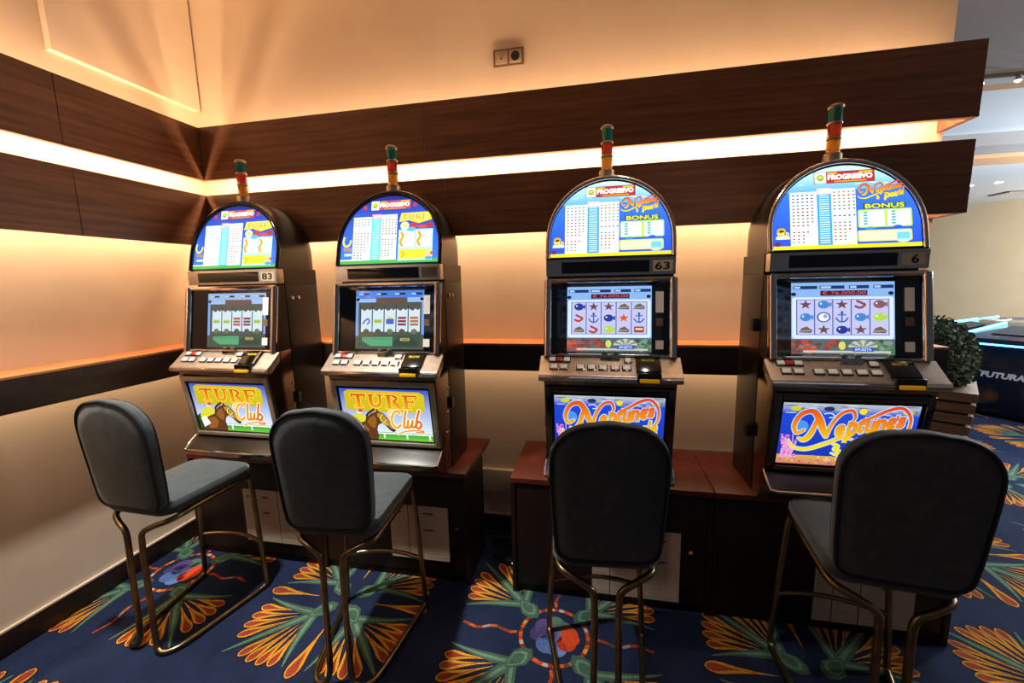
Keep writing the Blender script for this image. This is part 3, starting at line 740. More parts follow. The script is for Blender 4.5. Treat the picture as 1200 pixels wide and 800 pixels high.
        for u in (.03, .965): A.disc(U(u), V(.85), .010, .008, '102010', 3)
        A.rect(U(.30), V(.80), U(.75), V(.88), '6a5248', 2)
        for c in range(5):
            x0, x1 = U(.08+c*.175), U(.08+c*.175+.160)
            zz = [(x0, V(.29)), (x1, V(.30)), (x1, V(.69)), (x1-.012, V(.66)), (x0+(x1-x0)*.6, V(.69)), (x0+(x1-x0)*.35, V(.65)), (x0, V(.69))]
            A.poly(zz, 'd4e8f2', 3); A.rect(x0-.004, V(.28), x0, V(.74), '1c2830', 4)
            xm, ym = (x0+x1)/2, V(.475)
            kk = ['shoe', 'bar1', 'hat', 'bars', 'bar2'] if sub else ['bar1', 'bar1', 'red', 'bars', 'bar1']
            k = kk[c]
            if k == 'bar1': A.rrect(xm-.024, ym-.011, xm+.024, ym+.011, .006, 'c8d87a', 5); A.text('BAR', xm-.017, ym-.006, xm+.017, ym+.006, '6a8a3a', 6)
            elif k in ('bars', 'red', 'bar2'):
                for q in (-1, 0, 1): A.rect(xm-.023, ym+q*.017-.006, xm+.023, ym+q*.017+.006, {'bars': '8a3c48', 'red': 'b0583a', 'bar2': 'b87048'}[k], 5)
            elif k == 'shoe': A.stroke([(xm-.018, ym-.012), (xm-.006, ym+.004), (xm+.01, ym+.012), (xm+.018, ym-.002), (xm+.006, ym-.014)], .009, '6a6fb0', 5)
            else: A.rect(xm-.022, ym-.015, xm+.022, ym+.012, '5464c8', 5); A.rect(xm-.012, ym+.012, xm+.012, ym+.022, 'd8c84a', 5)
            A.disc(xm, V(.30), .017, .014, rnd.choice(['4a5a48', '5a5850', '6a7a58']), 5)
        A.poly([(U(a), V(b)) for a, b in ((.02, .03), (.96, .03), (.96, .26), (.60, .24), (.06, .22))], '44564a', 2)
        A.poly([(U(a), V(b)) for a, b in ((.10, .14), (.22, .05), (.55, .05), (.55, .21), (.10, .20))], '5aa878', 4)
        for k in range(10): A.rect(U(.12+k*.042), V(.165), U(.135+k*.042), V(.18), '24402c', 5)
        A.poly([(U(.58)+0.07*math.cos(t)+.06, V(.05)+.05*math.sin(t)) for t in [math.radians(j*18) for j in range(11)]], '3a4a3c', 4)
        A.rrect(U(.66), V(.14), U(.80), V(.19), .006, 'b8a86a', 6); A.text('TURF', U(.68), V(.15), U(.78), V(.18), '6a4a2a', 7)
    return A
ART = {}

# ------------------------------------------------------------------ slot machines (local: y back = 0, z from the cabinet top)
Z0 = 0.65
HB = 0.2925
def yface(z):  # leaning face of the top box
    return -0.315+0.09*(z-1.745)/0.385
def slot_machine(cx, kind, number, sub, label):
    root = empty('slot_machine', (cx, 0, Z0))
    tag(root, label, 'slot machine', 'slot machines along the back wall')
    nep = kind == 'neptune'
    trim = 'chrome'
    Z = lambda z: z-Z0
    S = lambda pts: [(y, Z(z)) for y, z in pts]
    # rear case and front door
    MB().box((-HB, -0.275, 0.0005), (HB, -0.006, Z(1.655))).build('case', 'case', root, 0.004)
    MB().prism(S([(-.2755, .652), (-.2755, 1.298), (-.392, 1.298), (-.462, 1.19), (-.455, 1.17), (-.400, .80), (-.375, .70), (-.36, .652)]), -HB+.002, HB-.002).build('door', 'bronze', root, 0.004)
    # monitor section: black recess, slanting chrome frame, lit screen, glass
    yt, yb = -.335, -.395; zt, zb = 1.655, 1.300
    def fy(z): return yb+(yt-yb)*(z-zb)/(zt-zb)
    hsg = MB()
    ih = HB-.03
    hsg.prism(S([(-.2757, zb+.001), (-.2757, zt), (fy(zt)+.004, zt), (fy(zb)+.004, zb+.001)]), -HB+.003, -ih)
    hsg.prism(S([(-.2757, zb+.001), (-.2757, zt), (fy(zt)+.004, zt), (fy(zb)+.004, zb+.001)]), ih, HB-.003)
    hsg.box((-ih, -.285, Z(zb+.001)), (ih, -.2757, Z(zt)))
    hsg.build('monitor_housing', 'black_matte', root)
    fr = MB()
    V_ = Vector((0, yt-yb, zt-zb)).normalized(); Nf = Vector((0, -V_.z, V_.y))
    # bezel: black surround sloping in to the screen
    so = Vector((0, yb, Z(zb)))-Nf*0.034+V_*0.022
    sx0, sx1, sv0, sv1 = -SW/2, SW/2, 0.0, SH
    outer = [Vector((x, 0, 0))+Vector((0, yb, Z(zb)))+V_*v-Nf*.004 for x, v in ((-ih, .008), (ih, .008), (ih, .352), (-ih, .352))]
    inner = [so+Vector((x, 0, 0))+V_*v for x, v in ((sx0, 0), (sx1, 0), (sx1, SH), (sx0, SH))]
    MB().add([tuple(p) for p in outer+inner], [(i, (i+1) % 4, (i+1) % 4+4, i+4) for i in range(4)]).build('bezel', 'black_gloss', root, smooth=False)
    key = ('scr', kind, sub)
    if key not in ART: ART[key] = screen_art(kind, sub)
    so2 = so-Nf*0.001
    ART[key].build('screen', 'screen', so2, (1, 0, 0), V_, Nf, root, 0.00012)
    gp = Vector((0, yb, Z(zb)))
    MB().add([tuple(gp+Vector((x, 0, 0))+V_*v+Nf*.001) for x, v in ((-ih, .006), (ih, .006), (ih, .354), (-ih, .354))], [(0, 1, 2, 3)]).build('glass', 'glass', root, smooth=False, raw=True)
    # stickers on the bezel beside the screen
    for v0, v1, w in ((.20, .295, .034), (.14, .175, .03), (.035, .075, .034)):
        q = [gp+Vector((x, 0, 0))+V_*v+Nf*.0016 for x, v in ((.222-w/2, v0), (.222+w/2, v0), (.222+w/2, v1), (.222-w/2, v1))]
        MB().add([tuple(p) for p in q]+[tuple(p+Nf*.0008) for p in q], [(0, 1, 2, 3), (4, 5, 6, 7), (0, 1, 5, 4), (1, 2, 6, 5), (2, 3, 7, 6), (3, 0, 4, 7)]).build('sticker', 'sticker' if v0 != .14 else 'socket_frame', root, smooth=False)
    for s in (-1, 1):
        fr.tube([tuple(gp+Vector((s*(HB-.012), 0, 0))+V_*v+Nf*.004) for v in (0, .12, .24, .355)], .018, 10)
    fr.tube([tuple(gp+Vector((x, 0, 0))+V_*.352+Nf*.003) for x in (-HB+.01, 0, HB-.01)], .012, 8)
    fr.tube([tuple(gp+Vector((x, 0, 0))+V_*.004+Nf*.002) for x in (-HB+.02, 0, HB-.02)], .007, 8)
    fr.build('screen_frame', trim, root)
    # number bar under the lit arch
    yb0 = yface(1.70)
    MB().box((-HB+.002, yb0-.008, Z(1.667)), (HB-.002, -.2757, Z(1.745))).build('number_bar', 'champagne' if not nep else 'chrome', root, .004)
    MB().box((-HB+.075, yb0-.011, Z(1.68)), (HB-.115, yb0-.0085, Z(1.733))).build('display_strip', 'black_gloss', root, .001)
    A = Art(); A.rect(-.042, -.024, .042, .024, 'b8a890' if number else '4a423c', 0)
    if number: A.text(number, -.034 if len(number) > 1 else -.008, -.017, .03 if len(number) > 1 else .018, .017, '14100c', 1, bold=0.02)
    A.build('number_plate', 'print', (HB-.058, yb0-.0084, Z(1.706)), (1, 0, 0), (0, 0, 1), (0, -1, 0), root)
    # arched top box
    def ring(g, y_of):
        pts = [(-HB+g, 1.7455), (HB-g, 1.7455)]
        for k in range(33):
            a = PI*k/32; pts.append(((HB-g)*math.cos(a), 1.838+(HB-g)*math.sin(a)))
        return [(x, y_of(z), Z(z)) for x, z in pts]
    tb = MB()
    tb.loft([ring(0, lambda z: yface(z)+.001), ring(0, lambda z: -.075), ring(.006, lambda z: -.03), ring(.018, lambda z: -.006)])
    tb.box((-HB, -.2752, Z(1.6552)), (HB, -.008, Z(1.7454)))
    tb.build('top_box', 'case', root)
    rim = MB()
    pr = [(x, yface(z)-.002, Z(z)) for x, z in [(-HB+.008, 1.75), (-HB+.008, 1.80)]+[((HB-.008)*math.cos(PI-PI*k/40), 1.838+(HB-.008)*math.sin(PI*k/40)) for k in range(41)]+[(HB-.008, 1.80), (HB-.008, 1.75)]]
    rim.tube(pr, .0105, 10)
    rim.build('arch_trim', 'chrome' if nep else 'black_gloss', root)
    Vt = Vector((0, .09, .385)).normalized(); Nt = Vector((0, -Vt.z, Vt.y))
    key = ('pay', kind)
    if key not in ART: ART[key] = paytable(kind)
    ART[key].build('paytable_glass', 'backlit', (0, yface(1.757)-.0005, Z(1.757)), (1, 0, 0), Vt, Nt, root, 0.00012)
    # signal lamp on top
    lamp = empty('signal_lamp'); lamp.parent = root; lamp.location = (-.012, -.17, Z(2.128)); lamp.scale = (1, 1, 1.07)
    MB().lathe([(.034, -.012), (.036, .0), (.036, .034), (.030, .038)], n=18).build('collar', 'champagne', lamp)
    for nm, z, lb in (('lens_amber', .038, 'amber lamp lens'), ('lens_red', .100, 'red lamp lens'), ('lens_green', .158, 'green lamp lens')):
        o = MB().lathe([(.0255, z+.001), (.0265, z+.006), (.0265, z+.049), (.0255, z+.054)], n=18).build('lens', nm, lamp)
        o['label'] = lb
    for z in (.093, .152): MB().lathe([(.028, z-.0002), (.0295, z+.002), (.0295, z+.004), (.028, z+.006)], n=18).build('ring', 'champagne', lamp)
    MB().lathe([(.0285, .2125), (.030, .215), (.030, .220), (.024, .226), (.004, .227)], n=18).build('cap', 'champagne', lamp)
    # button deck
    DW = .312
    MB().prism(S([(-.393, 1.2995), (-.470, 1.238), (-.488, 1.228), (-.494, 1.213), (-.488, 1.199), (-.463, 1.192), (-.393, 1.250)]), -DW, DW).build('deck', 'champagne', root, .003)
    dt = MB(); dt.tube([(-DW+.004, -.4925, Z(1.214)), (0, -.4925, Z(1.214)), (DW-.004, -.4925, Z(1.214))], .0075, 8); dt.build('deck_trim', 'chrome', root)
    bo = Vector((0, -.393, Z(1.2995))); Vd = Vector((0, -.077, -.0615)).normalized(); Nd = Vector((0, Vd.z, -Vd.y))
    if Nd.z < 0: Nd = -Nd
    def on_deck(x, v, w, h, t, nm, mat, base=True):
        def slabq(g, t0, t1):
            q = [bo+Vector((xx, 0, 0))+Vd*vv for xx, vv in ((x-w/2-g, v-h/2-g), (x+w/2+g, v-h/2-g), (x+w/2+g, v+h/2+g), (x-w/2-g, v+h/2+g))]
            return MB().add([tuple(p+Nd*t0) for p in q]+[tuple(p+Nd*t1) for p in q], [(0, 1, 2, 3), (4, 5, 6, 7), (0, 1, 5, 4), (1, 2, 6, 5), (2, 3, 7, 6), (3, 0, 4, 7)])
        o = slabq(0, .0002 if not base else .003, t).build(nm, mat, root, .0015)
        if base: slabq(.004, .0002, .0045).build('collar', 'black_gloss', o, .001)
        return o
    for x in (-.245, -.20, -.125, -.075, -.025, .028, .078): on_deck(x, .070, .032, .022, .010, 'button', 'button')
    for x, m in ((-.255, 'button'), (-.222, 'button_red'), (-.188, 'button'), (.085, 'button')): on_deck(x, .026, .028, .021, .010, 'button', m)
    # handle-like speaker piece at the top of the deck
    g = MB(); g.box((-.035, -.416, Z(1.285)), (.050, -.397, Z(1.312))); g.box((-.030, -.413, Z(1.3125)), (-.005, -.400, Z(1.326))); g.box((.020, -.413, Z(1.3125)), (.045, -.400, Z(1.326))); g.build('coin_entry', 'chrome', root, .004)
    # bill acceptor
    ba = on_deck(.170, .049, .105, .092, .012, 'bill_acceptor', 'black_gloss', base=False)
    MB().box((.120, -.502, Z(1.203)), (.220, -.4705, Z(1.247))).build('bill_mouth', 'black_gloss', ba, .004)
    MB().box((.129, -.512, Z(1.207)), (.211, -.4965, Z(1.222))).build('bill_guide', 'yellow', ba, .002)
    A = Art(); A.rect(-.03, -.009, .03, .009, '3a3a1c', 0); A.text('BILLETES', -.027, -.005, .027, .005, 'd8c01c', 1)
    pc = bo+Vector((.170, 0, 0))+Vd*.030+Nd*.0123
    A.build('bill_label', 'print', pc, (1, 0, 0), -Vd, Nd, ba, .0002)
    # belly: framed lit glass
    Vb = Vector((0, .455-.400, -.37)); Vb = -Vb.normalized(); Nb = Vector((0, -Vb.z, Vb.y))
    b0 = Vector((0, -.400, Z(.80)))
    BZ = .045
    key = ('belly', kind)
    if key not in ART: ART[key] = belly(kind)
    ART[key].build('belly_glass', 'belly_lit', b0+Vb*BZ+Nb*.0025, (1, 0, 0), Vb, Nb, root, 0.00012)
    bk = MB(); q = [b0+Vector((x, 0, 0))+Vb*v for x, v in ((-.275, .02), (.275, .02), (.275, .372), (-.275, .372))]
    bk.add([tuple(p+Nb*.0004) for p in q]+[tuple(p+Nb*.002) for p in q], [(0, 1, 2, 3), (4, 5, 6, 7), (0, 1, 5, 4), (1, 2, 6, 5), (2, 3, 7, 6), (3, 0, 4, 7)]).build('belly_back', 'black_gloss', root, smooth=False)
    bf = MB()
    for (x0, v0, x1, v1) in ((-.283, .015, -.256, .374), (.256, .015, .283, .374), (-.2558, .345, .2558, .374), (-.2558, .015, .2558, .036)):
        q = [b0+Vector((x, 0, 0))+Vb*v for x, v in ((x0, v0), (x1, v0), (x1, v1), (x0, v1))]
        bf.add([tuple(p+Nb*.0021) for p in q]+[tuple(p+Nb*.014) for p in q], [(0, 1, 2, 3), (4, 5, 6, 7), (0, 1, 5, 4), (1, 2, 6, 5), (2, 3, 7, 6), (3, 0, 4, 7)])
    bf.build('belly_frame', 'dark_chrome' if nep else 'champagne', root, .003)
    # coin tray with polished lip
    MB().prism(S([(-.4005, .798), (-.41, .80), (-.486, .752), (-.490, .742), (-.482, .734), (-.382, .718)]), -HB+.004, HB-.004).build('tray', 'tray', root, .002)
    tl = MB(); tl.tube([(-HB+.004, -.405, Z(.805)), (-HB+.002, -.445, Z(.780)), (-HB+.004, -.486, Z(.751)), (-HB+.03, -.491, Z(.747)), (HB-.03, -.491, Z(.747)), (HB-.004, -.486, Z(.751)), (HB-.002, -.445, Z(.780)), (HB-.004, -.405, Z(.805))], .0055, 8)
    tl.build('tray_lip', 'chrome', root)
    # locks, bolts and latches on the sides
    for y, z in ((-.235, 1.585), (-.185, 1.585)):
        m = MB(); m.tube([(HB-.001, y, Z(z)), (HB+.006, y, Z(z)), (HB+.010, y, Z(z))], .0095, 12); m.build('lock', 'chrome', root)
    for y, z in ((-.29, 1.10), (-.30, .97), (-.33, .87)):
        MB().tube([(HB-.006, y, Z(z)), (HB+.003, y, Z(z))], .006, 10).build('bolt', 'chrome', root)
    for z in (1.43, .93):
        MB().box((-HB-.022, -.255, Z(z)-.03), (-HB-.0005, -.205, Z(z)+.03)).build('hinge', 'black_matte', root, .004)
    MB().box((HB+.0005, -.275, Z(.985)), (HB+.012, -.245, Z(1.045))).build('latch', 'dark_chrome', root, .003)
    return root
slot_machine(0.450, 'turf', '83', 0, 'slot machine with a horse-racing belly panel, numbered 83, nearest the left corner')
slot_machine(1.388, 'turf', '', 1, 'slot machine with a horse-racing belly panel, second from the left corner')
slot_machine(2.500, 'neptune', '63', 0, 'slot machine with an undersea belly panel, numbered 63, second from the right')
slot_machine(3.460, 'neptune', '6', 1, 'slot machine with an undersea belly panel, rightmost, numbered 6')

# ------------------------------------------------------------------ cabinets under the machines
def base_cabinet(x0, x1, paper, label):
    root = empty('base_cabinet', ((x0+x1)/2, 0, 0))
    tag(root, label, 'cabinet', 'low cabinets carrying the slot machines')
    c = (x0+x1)/2; a, b = x0-c, x1-c; g = .0015
    yf = -.346; yr = -.002
    MB().box((a+g+.004, yf+.03, 0.0005), (b-g-.004, yr, .621)).build('body', 'stand_dark', root)
    for s, xx in ((-1, a+g), (1, b-g-.022)):
        MB().box((xx, yf+.004, .0005), (xx+.022, yf+.0295, .621)).build('side_stile', 'stand_dark', root, .001)
    MB().box((a+g, yf, .6215), (b-g, yr, .65)).build('top', 'stand_red', root, .002)
    MB().box((a+g, yr+.0002, .62), (b-g, WD-.035, .65)).build('rear_shelf', 'stand_red', root, .001)
    MB().box((a+g+.024, yf+.010, .05), (b-g-.024, yf+.0295, .612)).build('door', 'stand_dark', root, .002)
    MB().box((a+g+.024, yf+.022, .0005), (b-g-.024, yf+.0295, .049)).build('plinth', 'stand_dark', root, .001)
    px0, px1, pz0, pz1, div = paper
    yp = yf+.0095
    nb = MB(); nb.box((px0-c-.006, yp-.003, pz0-.006), (px1-c+.006, yp, pz1+.006))
    board = nb.build('notice_board', 'black_matte', root, .001)
    edges = [px0]+div+[px1]
    rnd = random.Random(int(x0*100)+50)
    for p, q in zip(edges[:-1], edges[1:]):
        A = Art(); w, h = q-p-.004, pz1-pz0-.004
        A.rect(0, 0, w, h, 'c2b09c', 0)
        A.rect(w*.06, h*.04, w*.94, h*.045, '8a7868', 1); A.rect(w*.06, h*.955, w*.94, h*.96, '8a7868', 1)
        for k in range(2 if w > .12 else 1): A.disc(w*.5, h*(.86-.30*k), w*.16, h*.022, '6c5c52', 1)
        y = h*.80
        while y > h*.10:
            if rnd.random() < .75: A.rect(w*.12, y, w*rnd.uniform(.5, .88), y+.0022, '968474', 1)
            y -= .012
        A.build('notice_sheet', 'print', (p-c+.002, yp-.0034, pz0+.002), (1, 0, 0), (0, 0, 1), (0, -1, 0), board, .0002)
    MB().tube([(px1-c+.045, yp+.004, .33), (px1-c+.045, yp-.008, .33)], .010, 12).build('lock', 'chrome', root)
    return root
base_cabinet(-.01, .880, (.36, .745, .12, .455, [.43, .60]), 'dark wooden cabinet under the leftmost slot machine, beside the left wall')
base_cabinet(.880, 1.775, (1.32, 1.665, .125, .446, [1.43]), 'dark wooden cabinet under the second slot machine from the left')
base_cabinet(2.013, 2.998, (2.43, 2.856, .05, .425, [2.52, 2.66]), 'dark wooden cabinet under the second slot machine from the right')
base_cabinet(2.998, 3.985, (3.44, 3.845, .05, .40, [3.52, 3.63]), 'dark wooden cabinet under the rightmost slot machine')

# ------------------------------------------------------------------ bar stools
def stool(loc, rz, label):
    root = empty('bar_stool', (loc[0], loc[1], 0), rz)
    tag(root, label, 'bar stool', 'bar stools in front of the slot machines')
    # seat cushion: y front = +0.25, back = -0.22
    def rr(hx, y0, y1, r, n=6, taper=0.0):
        pts = []
        for cx, cy, a0 in ((hx-r, y0+r, -90), (hx-r, y1-r, 0), (-hx+r, y1-r, 90), (-hx+r, y0+r, 180)):
            for k in range(n+1):
                t = math.radians(a0+90*k/n); x, y = cx+r*math.cos(t), cy+r*math.sin(t)
                pts.append((x*(1+taper*(y+.25)), y))
        return pts
    rings = []
    for g, z in ((.030, .655), (.008, .660), (.0, .675), (.0, .705), (.006, .718), (.03, .727), (.08, .731)):
        rings.append([(x, y, z-.010*max(0, (y-.1)/.15)**2) for x, y in rr(.186-g, -.235+g, .235-g, .06)])
    MB().loft(rings).build('seat', 'fabric', root)
    # rounded padded backrest, leaning a little to the rear
    def outline(g):
        pts = []; hb, ht, z0, z1 = .180-g, .195-g, .690+g, 1.195-g
        rb = .050; rt = .140
        def halfw(z): return hb+(ht-hb)*min(1, (z-z0)/(.30))
        for k in range(7):
            t = -PI/2+PI/2*k/6; pts.append((hb-rb+rb*math.cos(t), z0+rb+rb*math.sin(t)))
        for z in (.80, .88, .95, 1.0): pts.append((halfw(z), z))
        for k in range(11):
            t = PI/2*k/10; pts.append((ht-rt+rt*math.cos(t), z1-rt*.95+rt*.95*math.sin(t)))
        L = [(-x, z) for x, z in reversed(pts)]
        top = [( (ht-rt)*(1-2*k/6), z1+.006*(1-abs(1-2*k/6)**2)) for k in range(1, 6)]
        bot = [(-(hb-rb)*(1-2*k/4), z0) for k in range(1, 4)]
        return pts+top+L+bot
    def yb(x, z): return -.225-.045*((z-.65)/.55)+.22*x*x
    t2 = .030
    rings = []
    zc = .94
    for f, dy in ((.04, -t2*1.12), (.3, -t2*1.1), (.6, -t2*1.05)):
        rings.append([(x*f, yb(x*f, zc+(z-zc)*f)+dy, zc+(z-zc)*f) for x, z in outline(.05)])
    for g, dy in ((.050, -t2), (.022, -t2*.9), (.004, -t2*.5), (.0, 0), (.004, t2*.5), (.022, t2*.95), (.050, t2*1.15)):
        rings.append([(x, yb(x, z)+dy, z) for x, z in outline(g)])
    for f, dy in ((.6, t2*1.25), (.3, t2*1.3), (.04, t2*1.3)):
        rings.append([(x*f, yb(x*f, zc+(z-zc)*f)+dy, zc+(z-zc)*f) for x, z in outline(.05)])
    bk = MB().loft(rings).build('backrest', 'fabric', root)
    pp = MB()
    pts = [(x*1.004, yb(x, z)-t2*.72, z) for x, z in outline(.007)]
    pp.tube(pts, .0058, 6, closed=True)
    pp.build('piping', 'piping', bk)
    pp = MB(); pp.tube([(x*1.004, yb(x, z)+t2*.75, z) for x, z in outline(.010)], .005, 6, closed=True); pp.build('piping', 'piping', bk)
    # brass tube frame: one closed loop each side
    R = .0125
    for s in (-1, 1):
        ctrl = [(s*.165, .215, .640), (s*.172, .05, .642), (s*.172, -.10, .640), (s*.160, -.195, .632), (s*.105, -.232, .615), (s*.052, -.245, .585),
                (s*.042, -.247, .53), (s*.042, -.250, .40), (s*.043, -.252, .25), (s*.044, -.254, .12), (s*.047, -.256, .06), (s*.062, -.262, .026), (s*.095, -.262, .0132), (s*.125, -.235, .0130), (s*.145, -.185, .0130),
                (s*.170, -.05, .0130), (s*.195, .09, .0130), (s*.208, .165, .0130), (s*.212, .192, .020), (s*.212, .200, .045), (s*.208, .202, .15), (s*.195, .205, .36), (s*.182, .208, .54), (s*.176, .211, .60), (s*.168, .214, .630)]
        pts = catmull(ctrl, 4)
        MB().tube(pts, R, 10).build('side_frame', 'brass', root)
    fr = [(s_, y_, .262) for s_, y_ in ((-.200, .204), (-.16, .222), (-.08, .243), (0, .250), (.08, .243), (.16, .222), (.200, .204))]
    MB().tube(catmull(fr, 3), .0105, 10).build('footrest', 'brass', root)
    MB().box((-.15, -.16, .640), (.15, .19, .6545)).build('seat_board', 'black_matte', root, .003)
    return root
stool((0.440, -0.735), math.radians(-2), 'slate grey upholstered bar stool with brass frame, nearest the left wall')
stool((1.395, -0.735), math.radians(5), 'slate grey upholstered bar stool with brass frame, second from the left wall')
stool((2.465, -0.745), math.radians(5), 'dark upholstered bar stool with brass frame facing the slot machine numbered 63')
stool((3.405, -0.700), math.radians(-7), 'dark upholstered bar stool with brass frame, rightmost, beside the open carpet')

# ------------------------------------------------------------------ socket high on the back wall
def socket():
    r = empty('wall_socket', (1.945, WD, 2.907)); tag(r, 'double wall socket plate above the upper walnut board', 'socket')
    MB().box((-.088, -.010, -.046), (.088, -.0005, .046)).build('frame', 'socket_frame', r, .003)
    MB().box((-.075, -.014, -.034), (-.006, -.0102, .034)).build('blank_module', 'socket', r, .002)
    MB().box((.006, -.014, -.034), (.075, -.0102, .034)).build('outlet_module', 'socket', r, .002)
    o = MB().tube([(.0405, -.0142, .0), (.0405, -.0165, .0)], .025, 24).build('outlet_well', 'black_matte', r)
    MB().tube([(-.040, -.0142, -.006), (-.040, -.021, -.006)], .007, 12).build('antenna_plug', 'chrome', r)
socket()

# ------------------------------------------------------------------ cables and a small adapter on the floor between the cabinets
o = MB(); o.tube(catmull([(1.80, .10, .012), (1.86, .02, .012), (1.95, .05, .012), (1.99, -.04, .012), (1.90, -.10, .012), (1.84, -.06, .012)], 6), .006, 6)
tag(o.build('cable', 'cable'), 'black cable looped on the carpet between the two cabinet pairs', 'cable')
r = empty('power_adapter', (1.955, -.125, 0)); tag(r, 'small black adapter with a blue light on the carpet between the cabinets', 'adapter')
MB().box((-.03, -.02, .0015), (.03, .02, .032)).build('body', 'cable', r, .004)
MB().box((.015, -.0235, .016), (.021, -.0202, .022)).build('light', 'led', r)
r = empty('power_strip', (1.875, .085, 0), .15); tag(r, 'black power strip lying below the cable trunking', 'power strip')
MB().box((-.07, -.022, .0015), (.07, .022, .035)).build('body', 'cable', r, .004)
for k in (-1, 0, 1): MB().lathe([(.014, .0352), (.014, .037), (.012, .0375)], (k*.042, 0), 12).build('outlet', 'black_matte', r)

# ------------------------------------------------------------------ planter with hedge
def planter():
    r = empty('planter', (4.84, 1.26, 0), math.radians(-35)); tag(r, 'slatted wooden planter with a clipped green bush, right of the machines', 'planter')
    n = 11; H = .86
    def half(z): return .215+.060*z/H
    for k in range(n):
        z0, z1 = k*H/n+.004, (k+1)*H/n-.012
        h0, h1 = half(z0), half(z1)
        def sq(h, z): return [(-h, -h, z), (h, -h, z), (h, h, z), (-h, h, z)]
        MB().loft([sq(h0, max(z0, .004)), sq(h1, z1)]).build('slat', 'planter', r, .004)
    MB().loft([[(-.19, -.19, .02), (.19, -.19, .02), (.19, .19, .02), (-.19, .19, .02)], [(-.25, -.25, H-.03), (.25, -.25, H-.03), (.25, .25, H-.03), (-.25, .25, H-.03)]]).build('liner', 'stand_dark', r)
    rnd = random.Random(4); m = MB()
    for k in range(9000):
        # dome of leaves
        u = rnd.uniform(-1, 1); t = rnd.uniform(0, 2*PI); q = math.sqrt(1-u*u)
        rr = rnd.uniform(.80, 1.03)
        p = Vector((.265*q*math.cos(t)*rr, .265*q*math.sin(t)*rr, 1.03+.29*u*rr))
        if p.z < .845: continue
        d1 = Vector((rnd.gauss(0, 1), rnd.gauss(0, 1), rnd.gauss(0, 1))).normalized(); d2 = d1.orthogonal().normalized()
        L = rnd.uniform(.020, .036); w = L*.42
        m.add([tuple(p), tuple(p+d1*L*.5+d2*w), tuple(p+d1*L), tuple(p+d1*L*.5-d2*w)], [(0, 1, 2, 3)])
    f = m.build('foliage', 'leaf', r, smooth=False); f['kind'] = 'stuff'
planter()

# ------------------------------------------------------------------ electronic roulette table in the hall
def roulette():
    r = empty('roulette_table', (7.74, 3.65, 0), 0); tag(r, 'black electronic roulette table with blue neon edges in the bright hall', 'gaming table')
    n = 8; H = .86
    def ringp(R, z, rot=math.radians(11)): return [(R*math.cos(rot+2*PI*k/n), R*math.sin(rot+2*PI*k/n), z) for k in range(n)]
    MB().loft([ringp(.98, .002), ringp(1.06, .10), ringp(1.17, H)]).build('body', 'roulette', r, .004)
    top = MB().loft([ringp(1.22, H+.001), ringp(1.22, H+.05), ringp(.62, H+.19), ringp(.60, H+.17)]).build('terminal_ring', 'roulette', r, .004)
    MB().loft([ringp(.58, H+.12), ringp(.58, H+.175), ringp(.50, H+.18), ringp(.48, H+.15)]).build('wheel_bowl', 'roulette', r)
    MB().lathe([(.45, H+.152), (.30, H+.165), (.05, H+.20), (.02, H+.24)], n=24).build('wheel', 'red_felt', r)
    a = ringp(1.222, H+.045); b = ringp(.625, H+.192); c = ringp(1.225, H-.012)
    for k in range(n):
        j = (k+1) % n
        MB().tube([Vector(a[k]).lerp(Vector(b[k]), .03)+Vector((0, 0, .006)), Vector(a[k]).lerp(Vector(b[k]), .95)+Vector((0, 0, .006))], .018, 8).build('neon_tube', 'neon', r)
        MB().tube([Vector(c[k]).lerp(Vector(c[j]), .02), Vector(c[k]).lerp(Vector(c[j]), .98)], .009, 8).build('neon_edge', 'neon', r)
        # touch screens between the tubes
        A0, A1, B0, B1 = Vector(a[k]), Vector(a[j]), Vector(b[k]), Vector(b[j])
        q = [A0.lerp(A1, .22).lerp(B0.lerp(B1, .22), .25), A0.lerp(A1, .78).lerp(B0.lerp(B1, .78), .25), A0.lerp(A1, .78).lerp(B0.lerp(B1, .78), .75), A0.lerp(A1, .22).lerp(B0.lerp(B1, .22), .75)]
        m = MB().add([tuple(v+Vector((0, 0, .010))) for v in q]+[tuple(v+Vector((0, 0, .016))) for v in q], [(0, 1, 2, 3), (4, 5, 6, 7), (0, 1, 5, 4), (1, 2, 6, 5), (2, 3, 7, 6), (3, 0, 4, 7)])
        m.build('touch_screen', 'black_gloss', r, smooth=False)
    # lettering on the panels
    lo = ringp(1.06, .10); hi = ringp(1.17, H)
    for k in range(n):
        j = (k+1) % n
        L0, L1, H0, H1 = Vector(lo[k]), Vector(lo[j]), Vector(hi[k]), Vector(hi[j])
        mid = (L0+L1)/2; U = (L1-L0).normalized(); V = ((H0+H1)/2-mid).normalized(); N = U.cross(V).normalized()
        if N.dot(mid) < 0: N = -N
        if N.x > 0.3 and N.y > 0.3: continue
        A = Art(); A.text('FUTURA', -.25, .37, .09, .44, 'e8f0f8', 0, bold=0.05, shear=0.2)
        for q in range(3): A.rect(-.42+.02*q, .385+.025*q, -.34, .390+.025*q, 'a8c8f0', 0)
        A.build('lettering', 'print', mid+N*.003, U, V, N, r)
roulette()
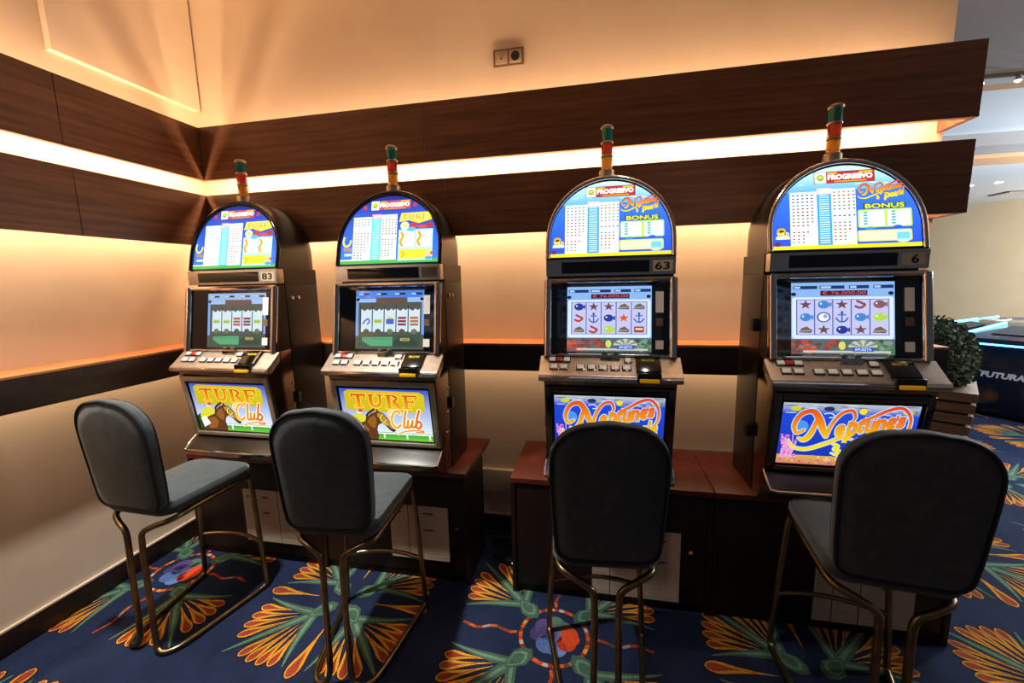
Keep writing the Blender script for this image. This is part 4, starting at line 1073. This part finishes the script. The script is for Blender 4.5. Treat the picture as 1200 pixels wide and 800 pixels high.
# chair behind the planter
def tub_chair():
    r = empty('tub_chair', (5.45, 1.95, 0), math.radians(40)); tag(r, 'black tub chair partly hidden behind the bush', 'chair')
    def arc(R, z, a0=-35, a1=215, n=16): return [(R*math.cos(math.radians(a0+(a1-a0)*k/n)), R*math.sin(math.radians(a0+(a1-a0)*k/n)), z) for k in range(n+1)]
    o = arc(.29, .45); rings = []
    for z, g in ((.42, 0), (.80, .02), (1.10, .0), (1.13, -.02)):
        rings.append(arc(.21+g, z)+list(reversed(arc(.17+g, z))))
    MB().loft(rings).build('backrest', 'black_gloss', r)
    MB().lathe([(.15, .421), (.165, .44), (.165, .50), (.14, .52), (.02, .525)], n=20).build('seat', 'piping', r)
    MB().lathe([(.25, .001), (.25, .012), (.05, .03), (.03, .06), (.03, .42)], n=20).build('pedestal', 'chrome', r)
tub_chair()

# ------------------------------------------------------------------ lights and fittings of the hall ceiling
def track(y, z, xs, nm, label, drop=.05):
    r = empty(nm, (xs[0], y, z)); tag(r, label, 'track light')
    MB().box((-.4, -.012, -.022), (xs[-1]-xs[0]+.4, .012, -.001)).build('rail', 'socket_frame', r)
    for x in xs:
        MB().tube([(x-xs[0], 0, -.0225), (x-xs[0], -.01, -.0225-drop)], .008, 8).build('stem', 'socket_frame', r)
        h = MB().lathe([(.006, -.0226-drop), (.012, -.026-drop), (.018, -.055-drop)], (x-xs[0], -.01), 12).build('spot_head', 'champagne', r)
        MB().lathe([(.002, -.057-drop), (.018, -.0555-drop), (.018, -.060-drop), (.010, -.068-drop), (.002, -.070-drop)], (x-xs[0], -.01), 12).build('bulb', 'spot_lamp', h)
track(1.41, 3.0, [5.06+.215*k for k in range(5)], 'spot_track', 'row of small spotlights under the grey ceiling edge', .0)
track(5.45, 3.3, [7.4+.55*k for k in range(5)], 'spot_track', 'row of small spotlights behind the beam coloured like cove glow in the hall', .02)
for k in range(7):
    p = Vector((9.55+.30*k, 7.75-.22*k, 3.2995))
    tag(MB().lathe([(.05, 0), (.055, -.004), (.05, -.010), (.02, -.013)], n=12).build('downlight', 'spot_lamp'), 'small round downlight in the slanting row over the hall', 'downlight', 'downlights in a slanting row').location = p
r = empty('air_vent', (11.4, 8.9, 3.2995)); tag(r, 'grey slotted air vent in the hall ceiling', 'air vent')
MB().box((-.5, -.25, -.02), (.5, .25, -.001)).build('frame', 'socket_frame', r)
for k in range(5): MB().box((-.46, -.2+.09*k, -.032), (.46, -.16+.09*k, -.0205)).build('slat', 'grey_ceiling', r)
